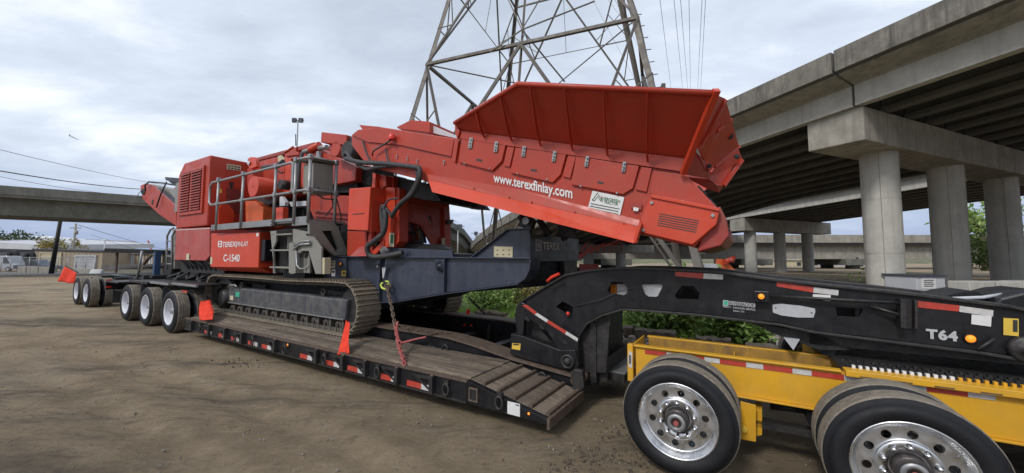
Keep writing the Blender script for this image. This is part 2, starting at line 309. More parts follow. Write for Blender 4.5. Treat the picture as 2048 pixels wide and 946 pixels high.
# ---------------------------------------------------------------- ground sheet
def gz(x,y):
    s=x*ES.x+y*ES.y
    if s<0: k=.0077*min(-s,20); k*=max(0,1-max(0,-s-22)/20)
    else: k=-.0077*min(s,4)
    return k
def ground():
    import numpy as np
    def axis(c,n,near,far):
        t=np.linspace(-1,1,n);k=5.2
        return c+near*np.sinh(k*t)/k*1.0+(far-near*np.sinh(k)/k)*np.sign(t)*np.abs(t)**15
    xs=axis(0,420,22,4000);ys=axis(3.5,420,18,4000);n=len(xs)
    vs=[]
    for y in ys:
        for x in xs:
            d=math.hypot(x,y);z=gz(x,y)
            l=x*EL.x+y*EL.y;s=x*ES.x+y*ES.y
            if d<45:
                a=max(0,1-d/45)
                q=Vector((x,y,0))
                h=mnoise.fractal(q*.9,1.0,2.1,4)*.030+mnoise.fractal(q*4.5,1.0,2.1,4)*.014
                # wheel ruts running beside the train
                r=l+.25*math.sin(s*.35)
                for rc in (1.15,2.05,-.6):
                    h-=.045*math.exp(-((r-rc)/.16)**2)*(1+mnoise.noise(Vector((s*1.6,rc,0)))*.9)
                    h+=.028*math.exp(-((r-rc-.26)/.1)**2)
                if 3.25<l<7.5 and -11<s<-1: h*=.4
                z+=h*min(1,a*1.6)
            vs.append((float(x),float(y),z))
    fs=[(j*n+i,j*n+i+1,(j+1)*n+i+1,(j+1)*n+i) for j in range(n-1) for i in range(n-1)]
    me=bpy.data.meshes.new('ground');me.from_pydata(vs,[],fs);me.polygons.foreach_set('use_smooth',[True]*len(fs));me.update()
    m=bpy.data.materials.new('dirt');m.use_nodes=True;nt=m.node_tree;b=nt.nodes['Principled BSDF'];N=nt.nodes.new;LK=nt.links.new
    tc=N('ShaderNodeTexCoord')
    def noi(sc_,st=(1,1,1),det=8,rg=.6,rot=0,dist=0):
        mp=N('ShaderNodeMapping');mp.inputs[3].default_value=st;mp.inputs[2].default_value=(0,0,rot);LK(tc.outputs['Object'],mp.inputs[0])
        q=N('ShaderNodeTexNoise');q.inputs['Scale'].default_value=sc_;q.inputs['Detail'].default_value=det;q.inputs['Roughness'].default_value=rg;q.inputs['Distortion'].default_value=dist
        LK(mp.outputs[0],q.inputs['Vector']);return q.outputs[0]
    def mr(x,a,b_,c=0,d=1):
        q=N('ShaderNodeMapRange');LK(x,q.inputs[0]);q.inputs[1].default_value=a;q.inputs[2].default_value=b_;q.inputs[3].default_value=c;q.inputs[4].default_value=d;return q.outputs[0]
    def mixc(f,a,c):
        q=N('ShaderNodeMixRGB');LK(f,q.inputs[0])
        if isinstance(a,tuple): q.inputs[1].default_value=(*a,1)
        else: LK(a,q.inputs[1])
        q.inputs[2].default_value=(*c,1);return q.outputs[0]
    ang=math.atan2(ES.y,ES.x)
    c=mixc(mr(noi(1.1,det=12,rg=.75),.36,.66),(.25,.195,.128),(.43,.34,.228))
    c=mixc(mr(noi(.40,(.35,1.3,1),9,.7,-ang,.6),.49,.60,0,.85),c,(.120,.102,.080))   # damp, driven-over bands
    c=mixc(mr(noi(.8,(.28,2.4,1),10,.8,-ang,.4),.54,.66,0,.7),c,(.085,.077,.066))
    c=mixc(mr(noi(1.0,(.07,3.6,1),7,.7,-ang,.25),.57,.66,0,.4),c,(.13,.108,.083))   # long tyre marks, with rut shade put into the colour
    c=mixc(mr(noi(.30,det=6,rg=.65),.54,.68,0,.55),c,(.40,.33,.24))
    c=mixc(mr(noi(2.6,(.5,1.8,1),10,.8,-ang,.5),.55,.66,0,.6),c,(.42,.37,.29))
    c=mixc(mr(noi(5.5,det=8,rg=.8),.56,.68,0,.6),c,(.12,.097,.07))
    c=mixc(mr(noi(38,det=4,rg=.8),.57,.70,0,.6),c,(.36,.32,.26))
    c=mixc(mr(noi(24,det=4,rg=.8),.57,.70,0,.6),c,(.07,.058,.046))
    LK(c,b.inputs['Base Color']);b.inputs['Roughness'].default_value=.95;b.inputs['Specular IOR Level'].default_value=.2
    b1=N('ShaderNodeBump');b1.inputs['Strength'].default_value=1.0;b1.inputs['Distance'].default_value=.09;LK(noi(9,det=13,rg=.82),b1.inputs['Height'])
    b2=N('ShaderNodeBump');b2.inputs['Strength'].default_value=.55;b2.inputs['Distance'].default_value=.06;LK(noi(3.2,(.5,3.4,1),9,.7,-ang,.4),b2.inputs['Height']);LK(b1.outputs[0],b2.inputs['Normal'])
    LK(b2.outputs[0],b.inputs['Normal'])
    me.materials.append(m);o=bpy.data.objects.new('ground',me);sc.collection.objects.link(o);o['kind']='structure'
ground()
# ================================================================ viaducts
D1=Vector((-.539,1,0)).normalized()      # direction of the right-hand viaducts
C1=Vector((.922,.387,0))                 # direction of their pier caps
def sect(path,C,w0,w1,z0,z1,z0b=None,z1b=None):
    "quads across a path of near-edge points (z = parapet top); w is distance along C, z below the parapet top"
    z0b=z0 if z0b is None else z0b;z1b=z1 if z1b is None else z1b
    return [[p+C*w0+Vector((0,0,z0)),p+C*w1+Vector((0,0,z0b)),p+C*w1+Vector((0,0,z1b)),p+C*w0+Vector((0,0,z1))] for p in path]
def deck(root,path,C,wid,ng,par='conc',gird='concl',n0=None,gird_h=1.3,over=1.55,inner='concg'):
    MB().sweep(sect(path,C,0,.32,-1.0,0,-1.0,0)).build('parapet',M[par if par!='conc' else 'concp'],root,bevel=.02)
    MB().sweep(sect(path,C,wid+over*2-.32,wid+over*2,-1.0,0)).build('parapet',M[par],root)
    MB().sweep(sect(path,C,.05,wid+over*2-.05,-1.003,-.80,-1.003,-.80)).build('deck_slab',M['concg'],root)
    MB().sweep(sect(path,C,.33,over,-1.10,-1.005,-1.32,-1.005)).build('cantilever',M[par],root)
    for i in range(ng):
        w_=over+wid*i/(ng-1);
        g=MB()
        t=gird if i==0 else inner  # inner girders take the darker concrete, under-deck shade put into the colour
        z=-1.0-.01
        g.sweep(sect(path,C,w_-.12,w_+.42,z-.30,z))
        g.sweep(sect(path,C,w_+.04,w_+.24,z-gird_h+.22,z-.30))
        g.sweep(sect(path,C,w_-.16 if i else w_-.02,w_+.44,z-gird_h,z-gird_h+.22))
        if i==0: g.sweep(sect(path,C,w_,w_+.1,z-gird_h+.1,z-.1))
        g.build('girder',M[t],root)
def pier(root,near,C,D,ztop,h,wid,length,cols,rad,mt='conc',zg=-.3):
    a=near-D*wid/2;up=Vector((0,0,1))
    q=[a+up*(ztop-h),a+C*length+up*(ztop-h),a+C*length+up*ztop,a+up*ztop]
    taper=.35
    m=MB();m.hexa([q[0]+up*taper*0,q[1],q[1]+D*wid,q[0]+D*wid,q[3],q[2],q[2]+D*wid,q[3]+D*wid]);m.build('pier_cap',M[mt],root,bevel=.05)
    for c in cols:
        p=near+C*c;MB().lathe((p.x,p.y,zg),(0,0,1),[(rad,0),(rad,2.4)],48).lathe((p.x,p.y,zg),(0,0,1),[(rad-.014,2.4),(rad-.014,2.425)],48).lathe((p.x,p.y,zg),(0,0,1),[(rad,2.425),(rad,5.2)],48).lathe((p.x,p.y,zg),(0,0,1),[(rad-.014,5.2),(rad-.014,5.225)],48).lathe((p.x,p.y,zg),(0,0,1),[(rad,5.225),(rad,ztop-h+.02-zg)],48).build('column',M['concl' if mt=='conc' else mt],root)
# --- near right-hand viaduct: two spans meeting at the joint over the near pier
v1=thing('road_viaduct','large concrete road viaduct crossing the upper right above round columns','viaduct',(19,19,0),'W')
G0=Vector((16.2,17.0,0))
def v1p(t,dz=0):
    z=11.34-.092*t if t<13 else 11.34-.092*13-.19*(t-13)
    return G0-C1*1.55+Vector((-.539*t,t,z+dz))
deck(v1,[v1p(t) for t in (-34,-20,-8,.18)],C1,20.5,10)
deck(v1,[v1p(t,-.012) for t in (.27,5,9,13,18,23,28,31.5)]+[Vector((-5.6,58,5.3)),Vector((-8.4,75,4.6)),Vector((-9,95,3.9))],C1,20.5,10,par='conc')
pier(v1,Vector((15.85,18.1,0)),C1,D1,8.98,1.62,2.25,25,[3.9,11.35,19.4],.76,'conc')
pier(v1,v1p(33)*1+Vector((0,0,-v1p(33).z)),C1,D1,v1p(33).z-2.35,1.2,2,27,[3.5,9.4,15.5,21.4],.74,'conc')
for cc in (3.9,11.35,19.4):
    p=Vector((15.85,18.1,0))+C1*cc
    for an in (-2.35,-1.15,.4,2.2): MB().bar((p.x+math.cos(an)*.762,p.y+math.sin(an)*.762,-.2),(p.x+math.cos(an)*.762,p.y+math.sin(an)*.762,7.34),.022).build('form_seam',M['conc'],v1)
# --- second viaduct
v2=thing('road_viaduct','second concrete viaduct with a pale edge beam seen below the larger one','viaduct',(33,50,0),'W')
H0=Vector((31,50,0))
def v2p(t): return H0-C1*.9+Vector((-.539*t,t,9.72-.078*t))
deck(v2,[v2p(t) for t in (-44,-20,0,12,30)],C1,17,9,par='concl',gird_h=1.25,over=.9)  # pale edge concrete: light from the gap between decks is in the colour
pier(v2,H0+C1*-.4+Vector((0,1,0)),C1,D1,7.42,1.75,2.0,19.5,[2.5,8.8,15.3],.72,'conc')
# --- low viaduct straight across behind
v3=thing('road_viaduct','low concrete viaduct running straight across behind the round columns','viaduct',(50,70,0),'W')
pa=[Vector((x,70+.02*x,6.5+.0*x)) for x in (4,30,60,110,170)];CC=Vector((0,1,0))
MB().sweep(sect(pa,CC,0,.35,-1.5,0)).build('parapet',M['conc'],v3)
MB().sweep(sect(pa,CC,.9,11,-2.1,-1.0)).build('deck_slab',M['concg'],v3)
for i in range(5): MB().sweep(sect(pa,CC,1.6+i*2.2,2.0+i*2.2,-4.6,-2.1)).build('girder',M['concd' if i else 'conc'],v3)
for x in (20,47,67,104): pier(v3,Vector((x,72,0)),Vector((0,1,0)),Vector((1,0,0)),1.9,1.2,6,10,[2,8],1.1,'concd',zg=-3)
# --- left viaduct
v4=thing('road_viaduct','long dark stained concrete viaduct crossing behind the left side of the yard','viaduct',(-45,40,0),'W')
D4=Vector((1.3,1.0,0)).normalized();C4=Vector((-D4.y,D4.x,0))*1
def v4p(t): return Vector((-49.1,36,8.95))+Vector((1.3,1.0,0))*t
p4=[v4p(t) for t in (-26,-12,0,8,16,24,29)]+[Vector((-9.2,72,7.6)),Vector((-8.2,80,5.6)),Vector((-8.4,90,4.2))]
MB().sweep(sect(p4,C4,0,.3,-.85,0)).build('parapet',M['concd'],v4)
MB().sweep(sect(p4,C4,8.7,9,-.85,0)).build('parapet',M['concd'],v4)
MB().sweep(sect(p4,C4,.05,8.95,-1.1,-.8)).build('deck_slab',M['concd'],v4)
MB().sweep([[p+C4*a+Vector((0,0,z)) for a,z in ((.95,-1.1),(1.25,-2.78),(7.6,-2.78),(8.0,-1.1))] for p in p4]).build('box_girder',M['concd'],v4)
for t in (-20,13.5,27): 
    p=v4p(t)+C4*4.4;MB().cyl((p.x,p.y,-.3),(p.x,p.y,6.2),.8,24).build('column',M['concd'],v4)
# ================================================================ transmission tower
h=9.4;TC=Vector((.228*h,2.164*h,0));DK={'l':Vector((-.667,-.294,0)),'r':Vector((.293,-.667,0)),'b':Vector((-.294,.666,0)),'q':Vector((.666,.293,0))}
def tw(k,z):
    sc_=h*(3.7*h+1.8-z)/(2.7*h)
    return TC+DK[k]*sc_+Vector((0,0,z))
tower=thing('transmission_tower','tall steel lattice transmission tower rising behind the red hopper','pylon',(TC.x,TC.y,0),'W')
z1=h+1.8;z3=1.83*h+1.8;z4=2.5*h+1.8;z5=3.1*h+1.8
def brace(a,b,w_=.14,nm='brace'): return MB().bar(a,b,w_*.60,w_*.52).build(nm,M['tower'],tower)
for k in 'lrbq':
    a=tw(k,-.1);b=tw(k,z5)
    c=(TC-a);c.z=0;x=c.normalized();y=Vector((-x.y,x.x,0));m=MB();wl=.27
    u=(x+y).normalized()*wl;v=(x-y).normalized()*wl
    for e_ in (u,v):
        t_=(u if e_ is v else v).normalized()*.035
        m.hexa([a,a+e_,a+e_+t_,a+t_,b,b+e_*.6,b+e_*.6+t_,b+t_])
    m.build('leg',M['tower'],tower)
    MB().cyl(a+Vector((0,0,-.5)),a+Vector((0,0,.35)),.55,20).build('footing',M['conc'],tower)
faces=[('l','r'),('r','q'),('q','b'),('b','l')]
mid=lambda a,b:(a+b)/2
for fi,(a,b) in enumerate(faces):
    for zl,zh,wd in ((0,z1,.24),(z1,z3,.16),(z3,z4,.14),(z4,z5,.12)):
        A0,B0,A1,B1=tw(a,zl),tw(b,zl),tw(a,zh),tw(b,zh);T=mid(A1,B1)
        brace(A1,B1,wd,'horizontal_brace')
        brace(T,A0,wd);brace(T,B0,wd)
        f=.45
        for (P1,P0) in ((A1,A0),(B1,B0)):
            Q=T.lerp(P0,f);Lg=P1.lerp(P0,f)
            brace(P1,Q,wd*.75);brace(Q,Lg,wd*.6)
            Q2=T.lerp(P0,f/2);brace(P1.lerp(P0,f*.5),Q2.lerp(Q,.8),wd*.4);brace(Lg,T.lerp(P0,.75),wd*.5)
            brace(P1.lerp(P0,.75),T.lerp(P0,.75),wd*.45)
            brace(Lg,P1.lerp(Q,.5),wd*.35)
        brace(T,mid(T.lerp(A0,f),T.lerp(B0,f)),wd*.35)
        brace(T.lerp(A0,f),T.lerp(B0,f),wd*.4)
C0=mid(tw('l',z1),tw('r',z1))
brace(C0+Vector((.5,.2,6.5)),C0+Vector((-.35,.3,-5.5)),.20)
X_=C0.lerp(C0+Vector((.5,.2,6.5)),.10)
for a in (Vector((-1.4,.2,-.9)),Vector((1.9,.3,-2.2)),Vector((-.9,.2,2.2)),Vector((1.3,.2,2.4)),Vector((3.2,0,1.3))): brace(X_,X_+a,.09)
brace(tw('l',z1),tw('q',z1),.09);brace(tw('r',z1),tw('b',z1),.07)
for k in range(18):   # step bolts on the near leg
    p=tw('r',2+k*.55);MB().bar(p,p+Vector((.18,-.05,0)),.025).build('step_bolt',M['tower'],tower)
p=tw('r',7.9);MB().box((p.x+.12,p.y-.2,7.6),(p.x+.24,p.y-.08,8.1)).build('equipment_box',M['tower'],tower)
for s_ in (-1,1):
    for zz in (z4,z5):
        a=TC+Vector((0,0,zz));MB().bar(a+Vector((-1,0,0))*0,a+Vector((s_*7,-2.5*s_,.3)),.25).build('cross_arm',M['tower'],tower)
# power lines
def cable(name,pts,r,label,group=None,n=5):
    o=MB().tube(pts,r,n).build(name,M['dark'],None,origin=pts[0],frame='W');return tag(o,label,'cable',group)
for i,(x0,x1) in enumerate(((1320,1343),(1348,1366),(1361,1376),(1378,1381),(1404,1395),(1411,1401))):
    A=W(x0,0,44);B=W(x1,185,110);d=B-A
    cable('power_line',[A-d*.25,A,B,B+d*1.2],.03,['thin power line nearest the tower leg, right of it','thin power line, second from the tower leg','thin power line, third from the tower leg','thin power line, fourth from the tower leg','thin power line, fifth from the tower leg','thin power line farthest right of the tower'][i],'thin overhead power lines right of the tower')
for i,(x0,y0,x1,y1) in enumerate(((1186,0,1283,185),(1216,0,1262,60),(1240,20,1290,120))):
    cable('power_line',[W(x0-30,y0-60,60),W(x0,y0,70),W(x1,y1,120)],.025,['faint power line seen through the middle of the tower','faint short power line inside the tower lattice','faint power line close behind the right tower leg'][i],'faint power lines behind the tower lattice')
def sag(a,b,k,n=14): return [a.lerp(b,i/n)-Vector((0,0,k*4*(i/n)*(1-i/n))) for i in range(n+1)]
cable('utility_cable',sag(W(-150,262,24),W(330,370,62),.3),.022,'topmost overhead cable over the left viaduct','overhead cables at left')
cable('utility_cable',sag(W(-150,315,24),W(330,380,60),.5),.045,'thick dark overhead cable just above the left viaduct','overhead cables at left')
cable('utility_cable',sag(W(-150,322,24),W(330,392,58),.7),.018,'thin lowest overhead cable above the left viaduct','overhead cables at left')
# ================================================================ left background
def wthing(n,l,c,b,g=None): return thing(n,l,c,b,'W',g)
# road
def xy(px,Y): return (px-1024)/F*Y
road=MB();secs=[]
for x in range(-150,40,5):
    y0=43+.06*(x+60);secs.append([Vector((x,y0,gz(x,y0)+.03)),Vector((x,y0+9.5,gz(x,y0+9.5)+.03)),Vector((x,y0+9.5,gz(x,y0+9.5)-.2)),Vector((x,y0,gz(x,y0)-.2))])
road.sweep(secs);road.build('road',M['asph'],None,frame='W',kind='structure')
# beige workshop with two roller doors
YB=60
def bx(m,x0,x1,y0,y1,z0,z1): return m.box((x0,y0,z0),(x1,y1,z1))
g=wthing('workshop_building','beige workshop with a cream and a white roller door left of the trailer','building',(xy(138,YB),YB,0))
zt=3.35
xa,xb=xy(70,YB),xy(206,YB)
MB().hexa([(xa,YB,-.3),(xb,YB,-.3),(xb+2,YB+14,-.3),(xa+2,YB+14,-.3),(xa,YB,zt),(xb,YB,zt-.3),(xb+2,YB+14,zt),(xa+2,YB+14,zt)]).build('wall',M['beige'],g)
MB().hexa([(xa-.2,YB-.25,zt),(xb+.2,YB-.25,zt-.3),(xb+2,YB+14,zt),(xa+2,YB+14,zt),(xa-.2,YB-.25,zt+.18),(xb+.2,YB-.25,zt-.12),(xb+2,YB+14,zt+.2),(xa+2,YB+14,zt+.2)]).build('roof',M['dgrey'],g)
for (p0,p1,mt,zz) in ((84,123,'cream',2.75),(155.5,192.5,'lgrey',2.35)):
    a,b=xy(p0,YB),xy(p1,YB);dr=MB();n=9
    for k in range(n): dr.box((a,YB-.10-(k%2)*.05,zz*k/n),(b,YB-.003,zz*(k+1)/n-.02))
    dr.build('roller_door',M[mt],g)
    f=MB();f.box((a-.22,YB-.18,0),(a,YB-.004,zz+.15));f.box((b,YB-.18,0),(b+.22,YB-.004,zz+.15));f.box((a,YB-.18,zz+.002),(b,YB-.004,zz+.15));f.build('door_frame',M['lgrey' if mt=='lgrey' else 'cream'],g)
for k in range(18): 
    x=xa+(xb-xa)*k/17;MB().box((x-.03,YB-.03,0),(x+.03,YB-.002,zt-.4)).build('wall_rib',M['beige'],g)
g=wthing('metal_shed','long low corrugated shed with translucent strips right of the workshop','building',(xy(250,64),64,0))
xa,xb=xy(207,64),xy(345,64);zz=2.9
for k in range(46):
    x0=xa+(xb-xa)*k/46;x1=xa+(xb-xa)*(k+1)/46
    MB().box((x0,64-.08*(k%2),-.2),(x1-.02,64.3,zz-.25*k/46)).build('wall_panel',M['lgrey' if k%6 in (1,2) else 'beige'],g)
MB().hexa([(xa-.3,63.6,zz+.02),(xb,63.6,zz-.22),(xb,67,zz-.2),(xa-.3,67,zz+.03),(xa-.3,63.6,zz+.2),(xb,63.6,zz-.04),(xb,67,zz-.02),(xa-.3,67,zz+.22)]).build('roof',M['lgrey'],g)
o=MB().box((xy(205,56),56,-.2),(xy(345,56),56.3,1.05)).build('low_wall',M['concg'],None,origin=(xy(270,56),56,0),frame='W');tag(o,'low dark grey wall in front of the corrugated shed','wall')
g=wthing('canopy','long flat dark canopy on thin brown posts behind the trailer','canopy',(xy(270,50),50,0))
MB().hexa([(xy(209,50),50,2.75),(xy(345,50),50,2.45),(xy(345,50)+1,54,2.5),(xy(209,50)+1,54,2.8),(xy(209,50),50,3.3),(xy(345,50),50,2.95),(xy(345,50)+1,54,2.98),(xy(209,50)+1,54,3.32)]).build('roof',M['dark'],g)
for p_ in (235,330): MB().box((xy(p_,50.5)-.09,50.4,0),(xy(p_,50.5)+.09,50.6,3.0)).build('post',M['rust'],g)
# grey flat building far left
g=wthing('warehouse','long low warehouse with pale roof and dark blue grey fascia at far left','building',(xy(40,85),85,0))
x0,x1=xy(-160,85),xy(94,85)
MB().box((x0,85,-.3),(x1,110,3.9)).build('wall',M['dgrey'],g)
MB().hexa([(x0,84.6,5.2-.3),(x1+.4,84.6,3.9),(x1+.4,110,5.2),(x0,110,7),(x0,84.6,6.6),(x1+.4,84.6,5.1),(x1+.4,110,6.4),(x0,110,8.2)]).build('roof',M['lgrey'],g)
MB().box((x0,84.7,3.85),(x1+.1,84.98,4.6)).build('fascia',M['dgrey'],g)
for k in range(6): 
    a=x1-3-k*6;f=MB().box((a-2,84.9,1.2),(a,84.99,2.6)).build('window',M['glass'],g)
g=wthing('warehouse','white roofed warehouse with cream walls behind the small tree','building',(xy(100,130),130,0))
x0,x1=xy(20,130),xy(122,130)
MB().box((x0,130,-.3),(x1,140,8.4)).build('wall',M['cream'],g)
MB().hexa([(x0-1,129,9.0),(x1+1,129,8.4),(x1+1,141,8.5),(x0-1,141,10),(x0-1,129,9.5),(x1+1,129,8.6),(x1+1,141,9),(x0-1,141,10.6)]).build('roof',M['white'],g)
for k in range(7): MB().box((x0+2+k*2.4,129.9,5),(x0+3.4+k*2.4,129.99,7)).build('window',M['glass'],g)
g=wthing('office_building','small white flat roofed building left of the grey utility pole','building',(xy(145,110),110,0))
x0,x1=xy(118,110),xy(169,110)
MB().box((x0,110,-.3),(x1,125,7.4)).build('wall',M['lgrey'],g)
MB().box((x0+1,109.8,4.2),(x1-1,109.98,5.4)).build('window',M['glass'],g)
MB().box((x0-.3,109.6,7.4),(x1+.3,125,7.8)).build('roof',M['white'],g)
# poles
def pole(px,y0,y1,Y,r,label,mt='timber',cross=True,lean=0):
    b=W(px,0,Y);b.z=0;g=wthing('utility_pole',label,'pole',(b.x,b.y,0));t=W(px,y0,Y).z
    MB().cyl((b.x,b.y,-.2),(b.x+lean,b.y,t),r,12,r*.7).build('post',M[mt],g)
    if cross:
        MB().box((b.x-1.1+lean,b.y-.06,t-1.0),(b.x+1.1+lean,b.y+.06,t-.86)).build('cross_arm',M[mt],g)
        for k in (-1,-.5,.5,1): MB().cyl((b.x+k+lean,b.y,t-.86),(b.x+k+lean,b.y,t-.68),.05,8).build('insulator',M['lgrey'],g)
        MB().cyl((b.x+.35+lean,b.y-.1,t-2.2),(b.x+.35+lean,b.y-.1,t-1.4),.25,12).build('transformer',M['grey'],g)
    return g
pole(143,430,530,47,.24,'dark leaning timber utility pole under the left viaduct','dark',False,lean=.75)
pole(181,447,545,75,.22,'grey utility pole with crossarm right of the dark leaning pole','grey',True,lean=.3)
cable('utility_cable',sag(W(157,450,47),W(345,502,90),.2),.03,'cable sloping down right from the dark pole under the viaduct','cables under the left viaduct')
cable('utility_cable',sag(W(184,470,75),W(330,515,95),.2),.025,'lower thin cable sloping right from the grey utility pole','cables under the left viaduct')
b=W(210,481,70);g=wthing('street_lamp','small white street lamp above the canopy at left','lamp',(b.x,b.y,0))
MB().cyl((b.x,b.y,0),(b.x,b.y,b.z),.09,8).build('post',M['lgrey'],g);MB().box((b.x-.5,b.y-.2,b.z),(b.x+.4,b.y+.2,b.z+.22)).build('lamp_head',M['white'],g)
def mast(px,ytop,Y,label,hd):
    b=W(px,ytop,Y);g=wthing('floodlight_mast',label,'mast',(b.x,b.y,0))
    MB().cyl((b.x,b.y,-.2),(b.x,b.y,b.z),.16,10,.09).build('post',M['galv'],g)
    MB().box((b.x-1.0,b.y-.08,b.z-.1),(b.x+1.0,b.y+.08,b.z)).build('bracket',M['galv'],g)
    for k in hd: MB().box((b.x+k-.32,b.y-.3,b.z-.45),(b.x+k+.32,b.y+.1,b.z+.25)).build('floodlight',M['dgrey'],g)
mast(596,240,62,'tall thin mast with two floodlights rising behind the crusher body',(-.55,.55))
mast(596+320,452,60,'short mast with a bright panel seen under the raised conveyor',(-.35,.35))
mast(903,442,75,'thin lamp pole left of the panel mast under the conveyor',(0,))
mast(952,466,70,'thin lamp pole right of the panel mast above the ramp dip',(0,))
# small trees
def blob_tree(px,pyb,Y,hgt,wid,label,mt='leaf2',n=900,name='tree',cat='tree',z0=0,trunk=True,ls=.28,group=None):
    b=W(px,pyb,Y);x,y=b.x,b.y;g=wthing(name,label,cat,(x,y,z0),group);rr=random.Random(int(px*7+Y))
    if trunk:
        t=MB();t.tube([(x,y,z0-.2),(x+.1,y,z0+hgt*.3),(x,y,z0+hgt*.6)],[hgt*.035,hgt*.025,hgt*.012],8)
        for k in range(6):
            an=rr.random()*6.28;t.tube([(x,y,z0+hgt*(.25+.06*k)),(x+math.cos(an)*wid*.3,y+math.sin(an)*wid*.3,z0+hgt*(.45+.07*k))],[hgt*.014,hgt*.006],6)
        t.build('trunk',M['timber'],g)
    m=MB();cl=[(Vector((rr.gauss(0,.27)*wid,rr.gauss(0,.27)*wid,hgt*(.42+.5*rr.random()))),rr.uniform(.14,.26)*wid) for _ in range(14)]
    for i in range(n):
        c,r=rr.choice(cl);d=Vector((rr.gauss(0,1),rr.gauss(0,1),rr.gauss(0,1))).normalized()
        p=Vector((x,y,z0))+c+d*r*(.55+.5*rr.random());u=Vector((rr.gauss(0,1),rr.gauss(0,1),rr.gauss(0,1))).normalized()*ls*rr.uniform(.6,1.3);v=u.cross(d)
        if v.length<1e-3: continue
        v=v.normalized()*u.length*.5
        m.add([p-u*.5,p+v*.5,p+u*.5,p-v*.5],[(0,1,2,3)])
    m.build('crown',M[mt],g);return g
blob_tree(14,545,95,8.6,9.5,'round dark tree behind the far left warehouse','leafd',1500,ls=.7)
blob_tree(108,545,78,6.2,5.2,'small autumn tinted tree between the warehouse and workshop','leaf3',1100,ls=.5)
blob_tree(127,545,80,3.9,4.2,'low green bush right of the autumn tinted tree','leaf',600,ls=.45,trunk=False,name='bush',cat='bush')
# yard clutter left: fence, cars, blocks
g=wthing('chain_link_fence','chain link fence along the road in front of parked vehicles','fence',(xy(20,54),54,0))
for k in range(15):
    x=xy(-70,54)+k*1.35;MB().cyl((x,54,-.1),(x,54,2.1),.04,8).build('fence_post',M['galv'],g)
wm=MB()
for k in range(95):
    x=xy(-70,54)+k*.2
    wm.bar((x,54,.05),(x+2.0 if x+2<xy(-70,54)+19 else x,54.0,2.05),.012);wm.bar((x,54.01,2.05),(x+2.0 if x+2<xy(-70,54)+19 else x,54.01,.05),.012)
wm.build('fence_mesh',M['galv'],g,kind='stuff');MB().cyl((xy(-70,54),54,2.1),(xy(-70,54)+19,54,2.1),.035,8).build('top_rail',M['galv'],g)
for i,(p0,p1,lab) in enumerate(((38,56,'left end concrete road block in front of the dark blue pickup'),(56.5,80,'middle concrete road block in front of the dark blue pickup'),(80.5,105,'right end concrete road block in front of the dark blue pickup'))):
    o=MB().box((xy(p0,50),50,-.05),(xy(p1,50)-.05,50.7,.92-.05*i)).build('concrete_block',M['conc'],None,origin=(xy(p0,50),50,0),frame='W',bevel=.05);tag(o,lab,'block','concrete blocks beside the road')
def car(px,Y,ln,col,label,kind='pickup',flip=1,hh=1.5):
    c=W(px,520,Y);x=c.x;y=Y;g=wthing('parked_car',label,'car' if kind!='van' else 'van',(x,y,0));m=mat('car_paint_'+str(int(px)),col,.3,var=.05,bump=0,coat=.4)
    f=flip;L=ln/2
    if kind=='pickup': pr=[(-L,.45),(-L,1.0),(-.35*L,1.02),(-.3*L,hh),(.15*L,hh),(.45*L,1.05),(.95*L,.95),(L,.8),(L,.4)]
    elif kind=='van': pr=[(-L,.4),(-L,hh),(-.9*L,hh+.15),(.5*L,hh+.15),(.72*L,1.2),(.97*L,1.05),(L,.4)]
    else: pr=[(-L,.45),(-.97*L,.9),(-.7*L,1.0),(-.45*L,hh),(.25*L,hh),(.55*L,1.0),(.95*L,.85),(L,.4)]
    MB().prism([(x+f*a,y-.85,b) for a,b in pr],(0,1.7,0)).build('body',m,g,bevel=.06)
    if kind=='van': wn=[(.35*L,1.2),(.68*L,1.2),(.5*L,hh),(.35*L,hh)]
    else: wn=[(-.36*L,1.03),(.40*L,1.03),(.13*L,hh-.07),(-.27*L,hh-.07)]
    MB().prism([(x+f*a,y-.87,b) for a,b in wn],(0,.02,0)).build('window',M['glass'],g)
    for k in (-.62,.62):
        wh=MB().cyl((x+k*L,y-.9,.36),(x+k*L,y-.65,.36),.36,20).build('wheel',M['rubber'],g);MB().cyl((x+k*L,y-.91,.36),(x+k*L,y-.8,.36),.2,14).build('hubcap',M['alu'],wh)
    MB().box((x+f*L*.97,y-.8,.7),(x+f*(L+.02),y-.5,.85)).build('headlight',M['white'],g)
car(78,55,5.2,(.03,.05,.10),'dark blue pickup parked behind the concrete blocks','pickup',1,1.75)
car(8,57,6.0,(.40,.43,.47),'white van parked behind the fence at far left edge','van',1,2.2)
car(50,60,4.4,(.05,.055,.06),'dark car parked between the white van and the blue pickup','car',1,1.45)
def spool(px,py,Y,r,label,mt):
    c=W(px,py,Y);g=MB().lathe(c,(0,1,0),[(r*.45,-.1),(r*.9,-.12),(r,-.05),(r,.25),(r*.9,.3),(r*.4,.28),(r*.4,-.1)],24).build('stacked_tyre',M[mt],None,origin=c,frame='W');tag(g,label,'tyre')
spool(24.5,513,58.5,.95,'large upright tyre behind the white van at far left','rubber')
spool(58,514,58.5,.85,'black upright tyre above the blue pickup bonnet','rubber')
for px,w_,hh,mt,lab in ((168,2.4,.62,'grey','low grey barrier behind the rearmost trailer wheels'),(197,1.5,.55,'white','low white barrier just right of the grey one behind the trailer tail'),(262,2.6,.5,'cream','low cream barrier seen over the rear trailer deck')):
    x=xy(px,48);o=MB().sweep([[Vector((x+k*w_/2,48-.3,0)),Vector((x+k*w_/2,48+.3,0)),Vector((x+k*w_/2,48+.1,hh)),Vector((x+k*w_/2,48-.1,hh))] for k in (-1,1)]).build('road_barrier',M[mt],None,origin=(x,48,0),frame='W',bevel=.03);tag(o,lab,'barrier')
